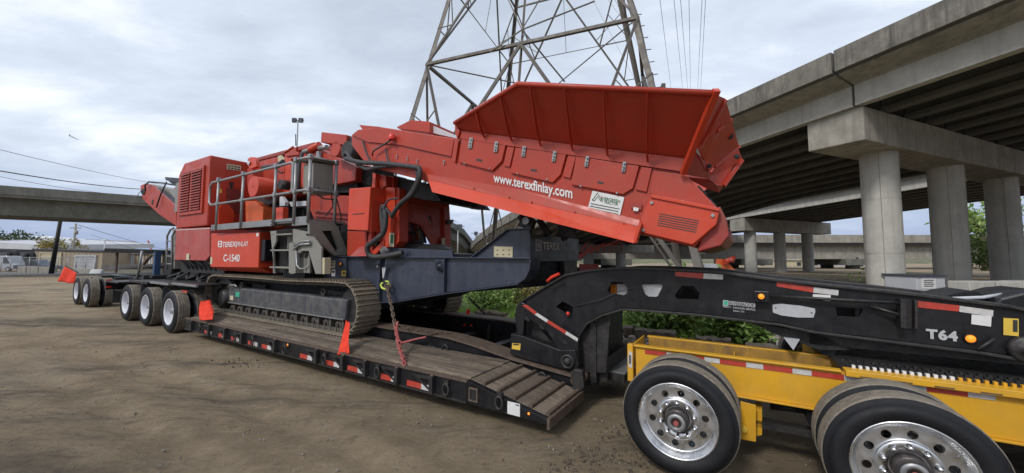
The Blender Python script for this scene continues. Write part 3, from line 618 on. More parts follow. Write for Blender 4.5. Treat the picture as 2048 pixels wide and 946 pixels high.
# red lattice crane boom far left under the viaduct
g=wthing('crane_boom','tiny red crane boom on the horizon left of the crusher ladder','crane',(xy(300,160),160,0))
a=W(296,481,160);b=W(303,500,160);MB().bar(a,b,.35).build('boom',M['red'],g);MB().bar(b,(b.x,b.y,0),.3).build('mast',M['red'],g)
# airliner
a=W(149,276,1400);g=wthing('airliner','small airliner flying in the cloudy sky at left','aeroplane',a)
f=Vector((.80,.45,-.38)).normalized();MB().cyl(a-f*14,a+f*12,1.5,12,1.0).build('fuselage',M['lgrey'],g)
rt=f.cross(Vector((0,0,1))).normalized()
for s_ in (-1,1):
    MB().hexa([a+f*3+rt*s_*1,a-f*2+rt*s_*1,a-f*5+rt*s_*14+Vector((0,0,1.8)),a-f*3+rt*s_*14+Vector((0,0,1.8))]+[q+Vector((0,0,.5)) for q in (a+f*3+rt*s_*1,a-f*2+rt*s_*1,a-f*5+rt*s_*14+Vector((0,0,1.8)),a-f*3+rt*s_*14+Vector((0,0,1.8)))]).build('wing',M['grey'],g)
    MB().bar(a-f*13,a-f*14+rt*s_*5,.6,2).build('tailplane',M['grey'],g)
MB().bar(a-f*12,a-f*15+Vector((0,0,6)),.6,3).build('tail_fin',M['grey'],g)
# ================================================================ right background
hl=MB();secs=[];rr=random.Random(3)
for i in range(60):
    x=-60+i*8;hh=9+5*math.sin(i*.21)+2*mnoise.noise(Vector((i*.4,0,0)))
    secs.append([Vector((x,160,-2)),Vector((x,175,hh*.35)),Vector((x,200,hh*.8)),Vector((x,240,hh)),Vector((x,330,hh*.9)),Vector((x,330,-2))])
hl.sweep(secs).build('hill',M['hill'],None,frame='W',kind='structure')
for i,(px,Y,w_,z_,mt,lab) in enumerate(((1560,110,16,2.6,'cream','low cream house behind the second viaduct columns'),(1630,118,14,3.4,'beige','low brownish house right of the cream one below the low viaduct'),(1720,100,10,3.0,'lgrey','pale shed between the far columns and the near round column'))):
    x=xy(px,Y);g=wthing('far_house',lab,'house',(x,Y,0));MB().box((x-w_/2,Y,-1),(x+w_/2,Y+8,z_-1)).build('wall',M[mt],g)
    MB().sweep([[Vector((xx,Y-.5,z_-1)),Vector((xx,Y+8.5,z_-1)),Vector((xx,Y+4,z_+.8))] for xx in (x-w_/2-.4,x+w_/2+.4)]).build('roof',M['red3' if i==1 else 'conc'],g)
    for k in range(3): MB().box((x-w_/3+k*w_/3-.6,Y-.05,-.2),(x-w_/3+k*w_/3+.6,Y-.002,1.0)).build('window',M['glass'],g)
blob_tree(1973,560,60,13.5,9,'light green tree seen between the two right hand round columns','leaf',1600,ls=.7)
blob_tree(1985,575,30,3.6,5,'dark green bush behind the pale block wall at right','leaf2',1500,ls=.3,name='bush',cat='bush',trunk=False)
blob_tree(1745,585,22,1.0,2.2,'small green weed clump at the foot of the near round column','leaf',300,ls=.2,name='weed_clump',cat='plant',trunk=False)
# pale block wall
g=wthing('block_wall','wall of large pale concrete blocks at the right edge','wall',W(2000,590,13.5)-Vector((0,0,W(2000,590,13.5).z)))
a=Vector((xy(1934,13.6),13.6,0));dd=Vector((1,.10,0)).normalized()
for k in range(5):
    for r in range(2):
        p=a+dd*(k*1.12+(.0 if r else -.15));rz=R_.uniform(-.02,.02);q=[p+Vector((0,rz,0)),p+dd*1.09+Vector((0,rz,0)),p+dd*1.09+Vector((0,.7,0)),p+Vector((0,.7,0))]
        z0=.02+r*.5;z1_=z0+.485-R_.uniform(0,.03)
        MB().hexa([Vector((v.x,v.y,z0)) for v in q]+[Vector((v.x,v.y,z1_)) for v in q]).build('block',M['concl'],g,bevel=.03)
# grey container with notice
Yc=17.5;g=wthing('storage_bin','grey storage bin with a white notice between the round columns','bin',(xy(1857,Yc),Yc,0))
x0,x1=xy(1829,Yc),xy(1886,Yc)
MB().box((x0,Yc,0),(x1,Yc+1.5,1.0)).build('body',M['lgrey'],g,bevel=.03)
MB().sweep([[Vector((x,Yc-.08,1.0)),Vector((x,Yc+1.6,1.0)),Vector((x,Yc+1.6,1.1)),Vector((x,Yc-.08,1.06+.07*math.sin((x-x0)/(x1-x0)*math.pi)))] for x in [x0-.05+i*(x1-x0+.1)/8 for i in range(9)]]).build('lid',M['dgrey'],g)
MB().box((xy(1838,Yc),Yc-.02,.45),(xy(1866,Yc),Yc-.003,.92)).build('notice',M['white'],g)
for k in range(4): MB().box((xy(1842,Yc),Yc-.026,.82-.09*k),(xy(1862-2*(k%2),Yc),Yc-.022,.86-.09*k)).build('notice_print',M['ink'],g)
# red excavator arm beyond the gooseneck
g=wthing('excavator_arm','orange red machine arm poking up behind the black gooseneck','machine',W(1455,560,16)-Vector((0,0,W(1455,560,16).z)))
pp=lambda x,y,Y=16:W(x,y,Y)
MB().prism([pp(1440,518),pp(1452,520),pp(1475,545),pp(1470,560),pp(1450,545),pp(1440,530)],(0,.35,0)).build('boom',M['orange'],g,bevel=.01)
MB().cyl(pp(1450,524,15.8),pp(1468,516,16.3),.10,12).build('bucket_pin',M['red'],g);MB().cyl(pp(1462,516,15.9),pp(1462,525,15.9),.13,12).build('motor',M['redd'],g)
MB().box((pp(1415,528).x,16.2,pp(1415,545).z),(pp(1442,545).x,16.8,pp(1442,528).z)).build('cab',M['lgrey'],g)
MB().box((pp(1438,545).x,16.1,0),(pp(1452,545).x,16.7,pp(1450,545).z)).build('base',M['dgrey'],g)
# red lattice boom lying under the ramps
g=wthing('crane_section','red lattice crane sections stored under the viaduct behind the conveyor','crane',(xy(1200,50),50,0))
for k in range(7):
    a=W(1160+k*12,505-3*k,50);b=W(1172+k*12,486+2*(k%3),50);c=W(1172+k*12,512-2*k,50);MB().bar(a,b,.16).build('brace',M['red'],g);MB().bar(b,c,.14).build('brace',M['red'],g)
MB().bar(W(1155,512,50),W(1250,476,50),.25).build('chord',M['red'],g);MB().bar(W(1155,520,50),W(1180,498,50),.3).build('chord',M['red'],g)
MB().box((W(1155,0,50).x,50,0),(W(1190,0,50).x,51,1.2)).build('base',M['redd'],g)
# ================================================================ verge behind the trailer (grass, shrubs, rubble)
VR=lambda s,l,z=0: t2w((s,l,z))
def bladefield(name,s0,s1,l0,l1,n,hh,mt,seed=1):
    rr=random.Random(seed);m=MB()
    for i in range(n):
        s=rr.uniform(s0,s1);l=rr.uniform(l0,l1)
        if mnoise.noise(Vector((s*.7,l*.7,seed)))<-.25: continue
        p=Vector((s,l,0));an=rr.random()*6.28;wv=Vector((math.cos(an),math.sin(an),0))*.012*rr.uniform(1,2.2)
        t=Vector((rr.gauss(0,.05),rr.gauss(0,.05),hh*rr.uniform(.5,1.3)))
        m.add([p-wv,p+wv,p+t],[(0,1,2)])
    return m.build(name,M[mt],None,frame='T',kind='stuff')
# soil/grass mat
gm=MB()
for i in range(60):
    for j in range(14):
        s=-13+i*.5;l=8.9+j*.55
        f=lambda a,b:Vector((a,b,.03+.09*mnoise.noise(Vector((a*.8,b*.8,2)))+.02*(b-8.9)))
        gm.add([f(s,l),f(s+.5,l),f(s+.5,l+.55),f(s,l+.55)],[(0,1,2,3)],True)
M['turf']=mat('turf_soil',(.085,.12,.035),.95,var=.4,scale=3,dust=(.17,.14,.09),dustamt=.6,bump=.5)
gm.build('grass_verge',M['turf'],None,frame='T',kind='structure')
o=bladefield('grass',-13,14,8.9,15,36000,.20,'grass');
def shrub(s,l,hh,wd,label,mt='leaf',n=420,ls=.14,stems=7):
    g=thing('shrub',label,'shrub',(s,l,0),'T','shrubs on the verge behind the trailer');rr=random.Random(int(s*31+l*17));st=MB();m=MB()
    for k in range(stems):
        an=rr.random()*6.28;top=Vector((s+math.cos(an)*wd*.45*rr.random(),l+math.sin(an)*wd*.45*rr.random(),hh*rr.uniform(.55,1)))
        b=Vector((s+rr.gauss(0,.06),l+rr.gauss(0,.06),0));md=b.lerp(top,.5)+Vector((rr.gauss(0,.05),rr.gauss(0,.05),.05));st.tube([b,md,top],[.012,.009,.004],5)
        for i in range(n//stems):
            t=rr.random()**.7;c=(b.lerp(md,2*t) if t<.5 else md.lerp(top,2*t-1))+Vector((rr.gauss(0,1),rr.gauss(0,1),rr.gauss(0,.7)))*wd*.16
            c.z=max(.03,c.z);u=Vector((rr.gauss(0,1),rr.gauss(0,1),rr.gauss(.2,.6))).normalized()*ls*rr.uniform(.5,1.2);v=u.cross(Vector((rr.gauss(0,1),rr.gauss(0,1),1.2))).normalized()*u.length*.28
            m.add([c-u*.5,c-u*.05+v,c+u*.5,c-u*.05-v],[(0,1,2,3)])
    st.build('stem',M['timber'],g);m.build('foliage',M[mt],g)
for i,(px,py,l,hh,wd,mt,lab) in enumerate((
 (975,640,9.6,1.0,1.1,'leaf','leafy shrub right beside the far crawler track'),(1000,628,10.8,1.0,1.1,'leaf','leafy shrub just right of the slack chain'),(1028,620,12.4,1.2,1.5,'leaf3','yellowing shrub left of the gooseneck edge'),(955,622,11.5,1.2,1.3,'leaf','shrub half hidden behind the far crawler track'),
 (1290,652,9.8,.85,1.3,'leaf','broad leafy shrub under the left bend of the gooseneck'),(1325,655,9.6,.85,1.3,'leaf2','darker shrub second from left under the gooseneck'),(1362,652,10.2,.8,1.1,'leaf3','brownish shrub beside the tower footing'),
 (1435,668,9.4,.85,1.3,'leaf','leafy shrub just right of the tower footing'),(1475,672,9.2,.8,1.2,'leaf2','dense dark shrub under the middle of the gooseneck'),(1515,676,9.1,.7,1.1,'leaf','rightmost shrub before the rubble pile'),(1400,640,11.2,1.1,1.5,'leaf','shrub behind the tower footing'),(1260,640,11.0,1.1,1.5,'leaf','tall shrub at the left end of the gap under the gooseneck'),(1455,645,11.5,1.2,1.6,'leaf','tall pale shrub behind the one right of the tower footing'),(1060,600,14.0,1.2,2.0,'leaf3','dry shrub seen over the left shoulder of the gooseneck'))):
    p=Z3(px,py,.1);shrub(L3(px,py,l).x,l,hh*(1.25 if px>1200 else 1.05),wd*1.15,lab,mt,900,.15,12)
# old timbers and rubble along the verge edge
for i,(p0,p1,l,lab) in enumerate(((955,1012,9.0,'old timber left of the gooseneck behind the trailer beam'),(1228,1268,8.8,'short old timber under the left bend of the gooseneck'),(1272,1352,8.7,'long rotten timber below the leafy shrubs'),(1392,1462,8.5,'rotten timber right of the tower footing'),(1490,1560,8.3,'rotten timber in front of the rubble pile'))):
    a=L3(p0,665,l);b=L3(p1,672,l+.1);a.z=.14;b.z=.13
    m=MB();secs=[];rr=random.Random(i)
    for k in range(9):
        c=a.lerp(b,k/8);secs.append([c+Vector((0,dx+rr.gauss(0,.015),dz+rr.gauss(0,.015))) for dx,dz in ((-.13,-.13),(.13,-.13),(.14,.09),(0,.14),(-.13,.1))])
    o=m.sweep(secs).build('old_timber',M['timber'],None,origin=a,frame='T');tag(o,lab,'timber','old timbers on the verge edge')
def rock(c,r,seed):
    bm=bmesh.new();bmesh.ops.create_icosphere(bm,subdivisions=2,radius=1);sx=[.7+.6*random.Random(seed+k).random() for k in range(3)]
    for v in bm.verts:
        d=1+.35*mnoise.noise(v.co*1.3+Vector((seed,0,0)))
        v.co=Vector((v.co.x*sx[0],v.co.y*sx[1],v.co.z*sx[2]*.7))*d
        for ax in range(3):
            v.co[ax]=max(-.72,min(.72,v.co[ax]))
    vs=[v.co*r+Vector(c) for v in bm.verts];fs=[tuple(v.index for v in f.verts) for f in bm.faces];bm.free();return vs,fs
rb=MB();rr=random.Random(11)
for i in range(420):
    s=rr.uniform(-7,9);l=rr.choice((rr.uniform(8.0,9.0),rr.uniform(8.4,9.4)));r=rr.uniform(.03,.13)
    rb.add(*rock((s,l,r*.3),r,i))
rb.build('rubble',M['rock'],None,frame='T',kind='stuff')
for i,(px,py,l,r,lab) in enumerate(((1585,682,8.6,.34,'big white broken slab right of the shrubs'),(1608,690,8.3,.24,'broken white lump beside the yellow dolly rail'),(1560,668,9.0,.26,'broken concrete lump left of the white slab'),(1635,684,8.9,.2,'small broken lump half under the gooseneck'),(1010,652,9.2,.16,'rubble lump below the slack chain left of the gooseneck'))):
    c=L3(px,py,l);c.z=max(c.z*.5,.1);v,f=rock(c,r,90+i);o=MB().add(v,f).build('broken_slab',M['rock' if i else 'concl'],None,origin=c,frame='T');tag(o,lab,'rubble','broken concrete lumps on the verge')
# loose stones in the yard
st=MB();rr=random.Random(5)
for i in range(7000):
    d=1.8+15*rr.random()**1.3;a=rr.uniform(-1.15,.75);x=math.sin(a)*d;y=math.cos(a)*d
    l=x*EL.x+y*EL.y
    r=rr.choice((.004,.005,.006,.008,.010,.018))*rr.uniform(.7,1.2)
    if mnoise.noise(Vector((x*.8,y*.8,5)))<-.1 and rr.random()<.7: continue
    vs,fs=[],[]
    bmv=[(1,0,0),(0,1,0),(-1,0,0),(0,-1,0),(0,0,1),(0,0,-1)]
    c=Vector((x,y,gz(x,y)+mnoise.fractal(Vector((x,y,0))*.9,1.0,2.1,4)*.030+r*.2))
    st.add([c+Vector(v)*r*rr.uniform(.6,1.2) for v in bmv],[(0,1,4),(1,2,4),(2,3,4),(3,0,4),(1,0,5),(2,1,5),(3,2,5),(0,3,5)])
st.build('loose_stones',M['stone'],None,frame='W',kind='stuff')

# dug-up clods beside the yellow dolly and by the deck
cl=MB();rr=random.Random(21)
for i in range(420):
    k=rr.random()
    if k<.45: px,py=rr.gauss(1245,40),rr.gauss(900,26)
    elif k<.8: px,py=rr.gauss(1190,70),rr.gauss(925,18)
    else: px,py=rr.gauss(480,26),rr.gauss(727,5)
    c=Z3(px,py,0);w3=t2w(c);r=rr.choice((.005,.007,.010,.014,.022))*rr.uniform(.6,1.1)*(1 if k<.8 else .8)
    v,f=rock((w3.x,w3.y,gz(w3.x,w3.y)+r*.35),r,i+300);cl.add(v,f)
M['clod']=mat('damp_earth',(.085,.066,.048),.95,var=.4,scale=20,bump=.5,rnd=.2)
cl.build('dirt_clods',M['clod'],None,frame='W',kind='stuff')
# ================================================================ helpers for the train
ZN={'a':(330,280,.3172),'b':(600,220,.3806),'c':(880,150,.3912),'d':(460,280,.19033),'e':(680,330,.20084),'f':(1340,170,.3704),'g':(260,340,.2535),'h':(620,480,.25362),'i':(360,520,.21484),'j':(1000,520,.27344),'k':(1480,520,.27734),'m':(640,560,.31712),'n':(640,440,.26367),'o':(900,560,.17578),'q':(1220,660,.4043),'r':(380,540,.14803),'p':(0,0,1)}
def zp(zn,pts): x,y,k=ZN[zn];return [(x+a*k,y+b*k) for a,b in pts]
def pl(zn,pts,l): return [L3(a,b,l) for a,b in zp(zn,pts)]
def ps(zn,pts,s): return [S3(a,b,s) for a,b in zp(zn,pts)]
def plate(name,mt,root,zn,pts,l,d=.03,bevel=0,**kw):
    return MB().prism(pl(zn,pts,l),(0,d,0)).build(name,M[mt],root,bevel=bevel,**kw)
def splate(name,mt,root,zn,pts,s,d=-.03,bevel=0,**kw):
    return MB().prism(ps(zn,pts,s),(d,0,0)).build(name,M[mt],root,bevel=bevel,**kw)
def plate3(name,mt,root,pts,th=.03,bevel=0,vec=None):
    pts=[Vector(p) for p in pts];nn=Vector((0,0,0))
    for i in range(len(pts)): nn+=pts[i].cross(pts[(i+1)%len(pts)])
    nn.normalize()
    if nn.y<0: nn=-nn
    return MB().prism(pts,nn*th if vec is None else vec).build(name,M[mt],root,bevel=bevel)
def bxp(name,mt,root,a,b,bevel=0,**kw): return MB().box(a,b).build(name,M[mt],root,bevel=bevel,**kw)
def letters(root,body,zn,ll,lr,hpx,l,mt='wtext',off=.012,name='lettering',space=1.0,ext=.002):
    (a,b)=pl(zn,[ll,lr],l);t=pl(zn,[(ll[0],ll[1]-hpx)],l)[0]
    return text(MB(),body,a,b-a,(0,0,t.z-a.z),off,ext,space).build(name,M[mt],root)
def ring(name,mt,root,c,r,t,ax='y',n=20,z=1.3):
    c=Vector(c);pts=[]
    for k in range(n):
        a=2*math.pi*k/n;u,v=math.cos(a)*r,math.sin(a)*r*z
        pts.append(c+(Vector((u,0,v)) if ax=='y' else Vector((0,u,v))))
    return MB().tube(pts,t,6,True).build(name,M[mt],root)
# ---- wheels
PROTO={}
def wheel(root,s,lo,w_,r,kind,z=None,flip=False,label=None):
    z=r if z is None else z;key=(kind,r,w_)
    c0=Vector((s,lo+w_/2,z))
    if key in PROTO:
        o=dup(PROTO[key],c0-BASE[root.name],root,(0,0,math.pi if flip else 0));BASE[o.name]=c0;return o
    cy=w_/2;C=c0-Vector((0,cy,0));ax=(0,1,0);m=MB();rl=.305
    if kind=='alu':
        m.lathe(C,ax,[(rl,.03),(rl+.004,.012),(rl-.006,.004),(rl-.016,.012),(.283,.034),(.270,.040),(.262,.072),(.2455,.085)],64)
        out=[(.2455*math.cos(a),.2455*math.sin(a)) for a in [2*math.pi*i/64 for i in range(64)]]
        inn=[(.088*math.cos(a),.088*math.sin(a)) for a in [2*math.pi*i/40 for i in range(40)]]
        hs=[[(.207*math.cos(b)+.027*math.cos(a),.207*math.sin(b)+.027*math.sin(a)) for a in [2*math.pi*i/16 for i in range(16)]] for b in [2*math.pi*(k+.3)/10 for k in range(10)]]
        vs,fs=curve_mesh([out]+hs+[inn],.007);m.add([C+Vector((v.x,.092-v.z,v.y)) for v in vs],fs)
        m.lathe(C,ax,[(.170,.086),(.168,.066),(.158,.060),(.105,.060),(.10,.088)],48)
        m.lathe(C,ax,[(rl,.03),(.262,.16),(.262,w_-.03),(rl,w_-.01)],48)
    else:
        m.lathe(C,ax,[(rl,.03),(rl+.004,.012),(rl-.008,.004),(rl-.02,.014),(.276,.04),(.262,.10),(.255,.15),(.235,.165),(.19,.172),(.14,.150),(.10,.145),(.075,.12),(.07,.08),(0.001,.078)],48)
        m.lathe(C,ax,[(rl,.03),(.27,.18),(rl,w_-.01)],40)
    mt='alu' if kind=='alu' else 'wrim'
    o=m.build('wheel',M[mt],root,origin=c0)
    if label: o['label']=label
    W2=w_
    MB().lathe(C,ax,[(rl-.004,.03),(rl+.004,.006),(rl+.045,-.004),(rl+.10,-.006),(r-.045,.006),(r-.022,.022),(r-.008,.040)],72).lathe(C,ax,[(rl-.004,W2-.03),(rl+.01,W2-.006),(rl+.10,W2+.006),(r-.03,W2-.012),(r-.008,W2-.040)],56).build('tyre',M['rubber'],o)
    pr=[(r-.008,.040),(r-.002,.048)];n=5;x0=.05;x1=W2-.05;g=.010;st=(x1-x0)/n
    for k in range(n):
        a=x0+st*k+(g/2 if k else 0);b=x0+st*(k+1)-(g/2 if k<n-1 else 0)
        if k: pr+=[(r-.014,a-.001)]
        pr+=[(r,a),(r,b)]
        if k<n-1: pr+=[(r-.014,b+.001)]
    pr+=[(r-.008,W2-.04)]
    MB().lathe(C,ax,pr,72,False).build('tread',M['tread'],o)
    if kind=='alu':
        MB().lathe(C,ax,[(.092,.09),(.090,.03),(.082,.018),(.074,.016),(.070,-.020),(.064,-.028),(.03,-.030),(.028,-.026),(.0005,-.026)],36).build('hub',M['hub'],o)
        MB().lathe(C,ax,[(.068,-.024),(.060,-.032),(.044,-.034),(.040,-.029)],36).build('hub_cap',M['galv'],o)
        MB().cyl(C+Vector((0,-.036,0)),C+Vector((0,-.026,0)),.020,20).build('hub_plug',M['cred'],o)
        for k in range(10):
            a=2*math.pi*(k+.5)/10;p=C+Vector((.134*math.cos(a),0,.134*math.sin(a)))
            MB().lathe(p+Vector((0,.062,0)),(0,-1,0),[(.023,0),(.022,.006),(.016,.010),(.0155,.030),(.011,.038),(.0005,.040)],14).build('lug_nut',M['chrome'],o)
        MB().tube([C+Vector((.20,.05,.13)),C+Vector((.22,.035,.155)),C+Vector((.232,.03,.17))],.005,6).build('valve_stem',M['chrome'],o)
    else:
        for k in range(10):
            a=2*math.pi*(k+.5)/10;p=C+Vector((.115*math.cos(a),0,.115*math.sin(a)))
            MB().cyl(p+Vector((0,.147,0)),p+Vector((0,.12,0)),.014,8).build('lug_nut',M['galv'],o)
        MB().cyl(C+Vector((0,.08,0)),C+Vector((0,.05,0)),.05,20).build('hub_cap',M['galv'],o)
    PROTO[key]=o
    return o
def axle_set(root,s,kind,r,lo=3.38,w_=.27,z=None,far=True):
    wheel(root,s,lo,w_,r,kind,z);wheel(root,s,lo+w_+.045,w_,r,kind,z)
    if not far:
        MB().cyl((s,lo+.3,z),(s,5.2,z),.075,14).build('axle',M['bsteel'],root);return
    wheel(root,s,10.6-lo-w_,w_,r,kind,z,True);wheel(root,s,10.6-lo-2*w_-.045,w_,r,kind,z,True)
    MB().cyl((s,lo+.3,r if z is None else z),(s,10.6-lo-.3,r if z is None else z),.075,14).build('axle',M['bsteel'],root)
def lamp(root,c,r,mt='amber',ax=(0,-1,0),rim='black',name='marker_lamp'):
    o=MB().lathe(c,ax,[(r*1.25,0),(r*1.22,r*.5),(r*1.02,r*.55),(r,.0)],24).build(name,M[rim],root)
    MB().lathe(c,ax,[(r*1.0,0),(r*.97,r*.4),(r*.7,r*.75),(r*.3,r*.95),(.0005,r)],20).build('lens',M[mt],o);return o
# ================================================================ LOWBOY TRAILER
T=thing('lowboy_trailer','black lowbed trailer with wooden plank deck and arched gooseneck carrying the red crusher','trailer',(-5,5.3,0))
DZ=.445;S0=-10.5;S1=-2.64
for lo,hi in ((3.37,3.44),(7.16,7.23)):
    MB().box((S0,lo,.20),(S1,hi,DZ-.012)).build('side_rail',M['black'],T,bevel=.006)
    MB().box((S0,lo-.02 if lo<5 else hi-.06,.19),(S1,lo+.06 if lo<5 else hi+.02,.212)).build('bottom_flange',M['bsteel'],T)
    MB().box((S0,lo-.012,DZ-.03),(S1,lo+.05,DZ-.004)).build('rub_strip',M['rust'],T)
    e1=-1.66
    MB().prism([(S1+.002,lo,.19),(e1,lo,.19),(e1,lo,.235),(S1+.002,lo,DZ-.012)],(0,.07,0)).build('ramp_side_plate',M['black'],T,bevel=.004)
def planks(l0,l1,n):
    wd=(l1-l0)/n
    for i in range(n):
        s=S0+.02
        while s<S1-.05:
            ln=min(R_.uniform(2.2,3.6),S1-s)
            if S1-s-ln<.7: ln=S1-s
            zz=DZ+R_.uniform(-.006,.008);dz=R_.uniform(-.004,.004)
            MB().hexa([(s,l0+i*wd+.005,.36),(s+ln-.01,l0+i*wd+.005,.36),(s+ln-.01,l0+(i+1)*wd-.004,.36),(s,l0+(i+1)*wd-.004,.36),(s,l0+i*wd+.005,zz),(s+ln-.01,l0+i*wd+.005,zz+dz),(s+ln-.01,l0+(i+1)*wd-.004,zz+dz),(s,l0+(i+1)*wd-.004,zz)]).build('plank',M['wood'],T,bevel=.004)
            s+=ln
planks(3.445,4.29,5);planks(6.32,7.155,4)
def ramp(l0,l1):
    z=lambda s:DZ-.01+(s-S1)*(.235-DZ+.01)/(-1.66-S1)
    for i in range(5):
        a=S1+(i/5)*(.98);b=S1+((i+1)/5)*.98-.05
        MB().hexa([(a,l0,z(a)-.05),(b,l0,z(b)-.05),(b,l1,z(b)-.05),(a,l1,z(a)-.05),(a,l0,z(a)),(b,l0,z(b)),(b,l1,z(b)),(a,l1,z(a))]).build('ramp_board',M['wood'],T,bevel=.004)
        MB().hexa([(b+.005,l0,z(b)-.05),(b+.045,l0,z(b)-.05),(b+.045,l1,z(b)-.05),(b+.005,l1,z(b)-.05),(b+.005,l0,z(b)+.022),(b+.045,l0,z(b)+.022),(b+.045,l1,z(b)+.022),(b+.005,l1,z(b)+.022)]).build('ramp_cleat',M['rust'],T)
    MB().box((-1.66,l0-.07,.14),(-1.63,l1,.24)).build('ramp_end_plate',M['rust'],T)
    MB().box((S1,l0,.15),(-1.665,l1,.20)).build('ramp_floor',M['bsteel'],T)
ramp(3.445,4.29);ramp(6.32,7.155)
# main beams
tp=[(-10.5,.60),(-6.2,.64)]+[(q.x,q.z) for q in pl('p',[(862,668),(897,674),(941,687),(1020,715),(1144,750)],4.3)]
tp=sorted(tp);tp2=[(s,z) for s,z in tp if s<-1.75]+[(-1.72,tp[-1][1])]
for lo,hi in ((4.3,4.62),(5.98,6.3)):
    MB().sweep([[Vector((s,lo,z-.03)),Vector((s,hi,z-.03)),Vector((s,hi,z)),Vector((s,lo,z))] for s,z in tp2]).build('beam_top_flange',M['rust'],T)
    MB().sweep([[Vector((s,lo+.05,.18)),Vector((s,hi-.05,.18)),Vector((s,hi-.05,z-.032)),Vector((s,lo+.05,z-.032))] for s,z in tp2]).build('main_beam',M['black'],T)
    MB().box((-10.5,lo-.02,.155),(-1.8,hi+.02,.178)).build('beam_bottom_flange',M['bsteel'],T)
for s in [-10.2+.95*k for k in range(9)]: MB().box((s,4.6,.2),(s+.14,6.0,.38)).build('cross_member',M['bsteel'],T)
for (x,y) in ((862,697),(930,713)): 
    c=L3(x,y,4.34);MB().prism([c+Vector(q) for q in ((-.13,0,-.045),(.13,0,-.045),(.10,0,.05),(-.08,0,.05))],(0,-.006,0)).build('beam_slot',M['dark'],T)
for (x,y) in ((890,700),(1084,757)): ring('lashing_ring','bsteel',T,L3(x,y,4.24),.055,.014)
# outrigger brackets, rings, tapes, lamps along the near side
for x in (384,420,452,487,553,637,690,735,798,868):
    c=L3(x,700,3.37).x
    MB().box((c-.02,3.31,.215),(c+.035,3.37,.415)).build('outrigger_hinge',M['bsteel'],T)
    MB().prism([(c-.30,3.335,.385),(c-.02,3.335,.405),(c-.02,3.335,.365),(c-.25,3.335,.355)],(0,.03,0)).build('outrigger_arm',M['bsteel'],T)
    MB().prism([(c-.25,3.335,.352),(c-.21,3.335,.352),(c-.02,3.335,.245),(c-.02,3.335,.225)],(0,.03,0)).build('outrigger_strut',M['bsteel'],T)
    MB().cyl((c+.008,3.34,.20),(c+.008,3.34,.43),.022,10).build('hinge_pin',M['rust'],T)
for x in (398,470,505,570,650,757,894,1000): 
    c=L3(x,700,3.34);s=c.x
    ring('lashing_ring','bsteel',T,(s,3.325,.30),.042,.012,n=18,z=1.5);MB().box((s-.03,3.33,.36),(s+.03,3.372,.40)).build('ring_bracket',M['bsteel'],T)
for x,wd in ((408,.17),(436,.17),(462,.17),(496,.20),(524,.18),(601,.20),(654,.18),(697,.22),(763,.20),(816,.24)):
    s=L3(x,700,3.36).x
    MB().box((s,3.352,.222),(s+wd,3.369,.285)).build('red_tape',M['tred'],T);MB().box((s+wd+.002,3.352,.222),(s+wd+.13,3.369,.285)).build('white_tape',M['twht'],T)
a,b=pl('p',[(1015,829),(1040,806)],3.365);MB().box((a.x,3.362,a.z+.01),(b.x,3.369,a.z+.135)).build('placard',M['white'],T)
MB().box((a.x+.10,3.359,a.z+.115),(a.x+.14,3.3615,a.z+.125)).build('placard_print',M['ink'],T)
lamp(T,L3(1058,827,3.365),.014);c=L3(577,690,3.365);lamp(T,c,.03,'amberoff')
c=L3(948,790,3.37);f=MB()
for q in (((c.x-.06,3.35,.23),(c.x+.06,3.368,.245)),((c.x-.06,3.35,.36),(c.x+.06,3.368,.375)),((c.x-.06,3.35,.245),(c.x-.045,3.368,.36)),((c.x+.045,3.35,.245),(c.x+.06,3.368,.36))): f.box(*q)
f.build('pocket_frame',M['rust'],T);MB().box((c.x-.045,3.364,.245),(c.x+.045,3.3685,.36)).build('pocket_opening',M['dark'],T)
# gooseneck side plates with lightening holes
outer=zp('p',[(1157,733),(1160,670),(1176,643),(1205,627),(1246,615),(1287,617),(1400,626),(1560,645),(1630,660),(1951,699),(2030,712),(2100,700),(2100,630),(2018,611),(1813,586),(1560,560),(1426,542.5),(1300,536.5),(1238,535.5),(1175,541),(1131,550),(1085,577),(1041,605),(1040,611),(1100,648)])
outer=[L3(x,y,4.45) for x,y in outer]
hl_=[pl('j',h_,4.45) for h_ in ([(815,158),(895,162),(930,205),(932,240),(905,258),(800,240),(785,222)],[(1030,178),(1180,176),(1190,190),(1155,262),(1140,270),(1085,268),(1060,250)],[(1330,188),(1415,190),(1460,245),(1450,288),(1290,282),(1280,255)],[(405,345),(455,303),(500,322),(535,345),(530,385),(480,390)])]+[pl('k',[(690,335),(885,352),(885,372),(860,412),(700,405)],4.45)]
MB_=holed(MB(),outer,hl_,4.45,4.475);MB_.build('gooseneck_side_plate',M['black'],T)
oc=[Vector((p.x,0,p.z)) for p in outer]
def neckpart(l0,l1,mt='black',nm='gooseneck_beam'):
    MB().prism([Vector((p.x,l0,p.z)) for p in outer],(0,l1-l0,0)).build(nm,M[mt],T)
neckpart(5.70,5.74,'black','gooseneck_side_plate')
def fl(pts,l0,l1,t,nm='gooseneck_flange'):
    q=[L3(x,y,4.45) for x,y in pts]
    MB().sweep([[Vector((p.x,l0,p.z-t)),Vector((p.x,l1,p.z-t)),Vector((p.x,l1,p.z+.003)),Vector((p.x,l0,p.z+.003))] for p in q]).build(nm,M['bsteel'],T,bevel=.004)
top=[(1041,604),(1085,576),(1131,549),(1175,540),(1238,534.5),(1300,535.5),(1426,541.5),(1560,559),(1813,585),(2018,610),(2100,629)]
bot=[(1160,670),(1176,645),(1205,629),(1246,617),(1287,619),(1400,628),(1560,647),(1630,662),(1951,701),(2030,714)]
fl(top,4.415,4.72,.022);fl(top,5.48,5.78,.022);fl(bot,4.405,4.70,.02);fl(bot,5.48,5.78,.02)
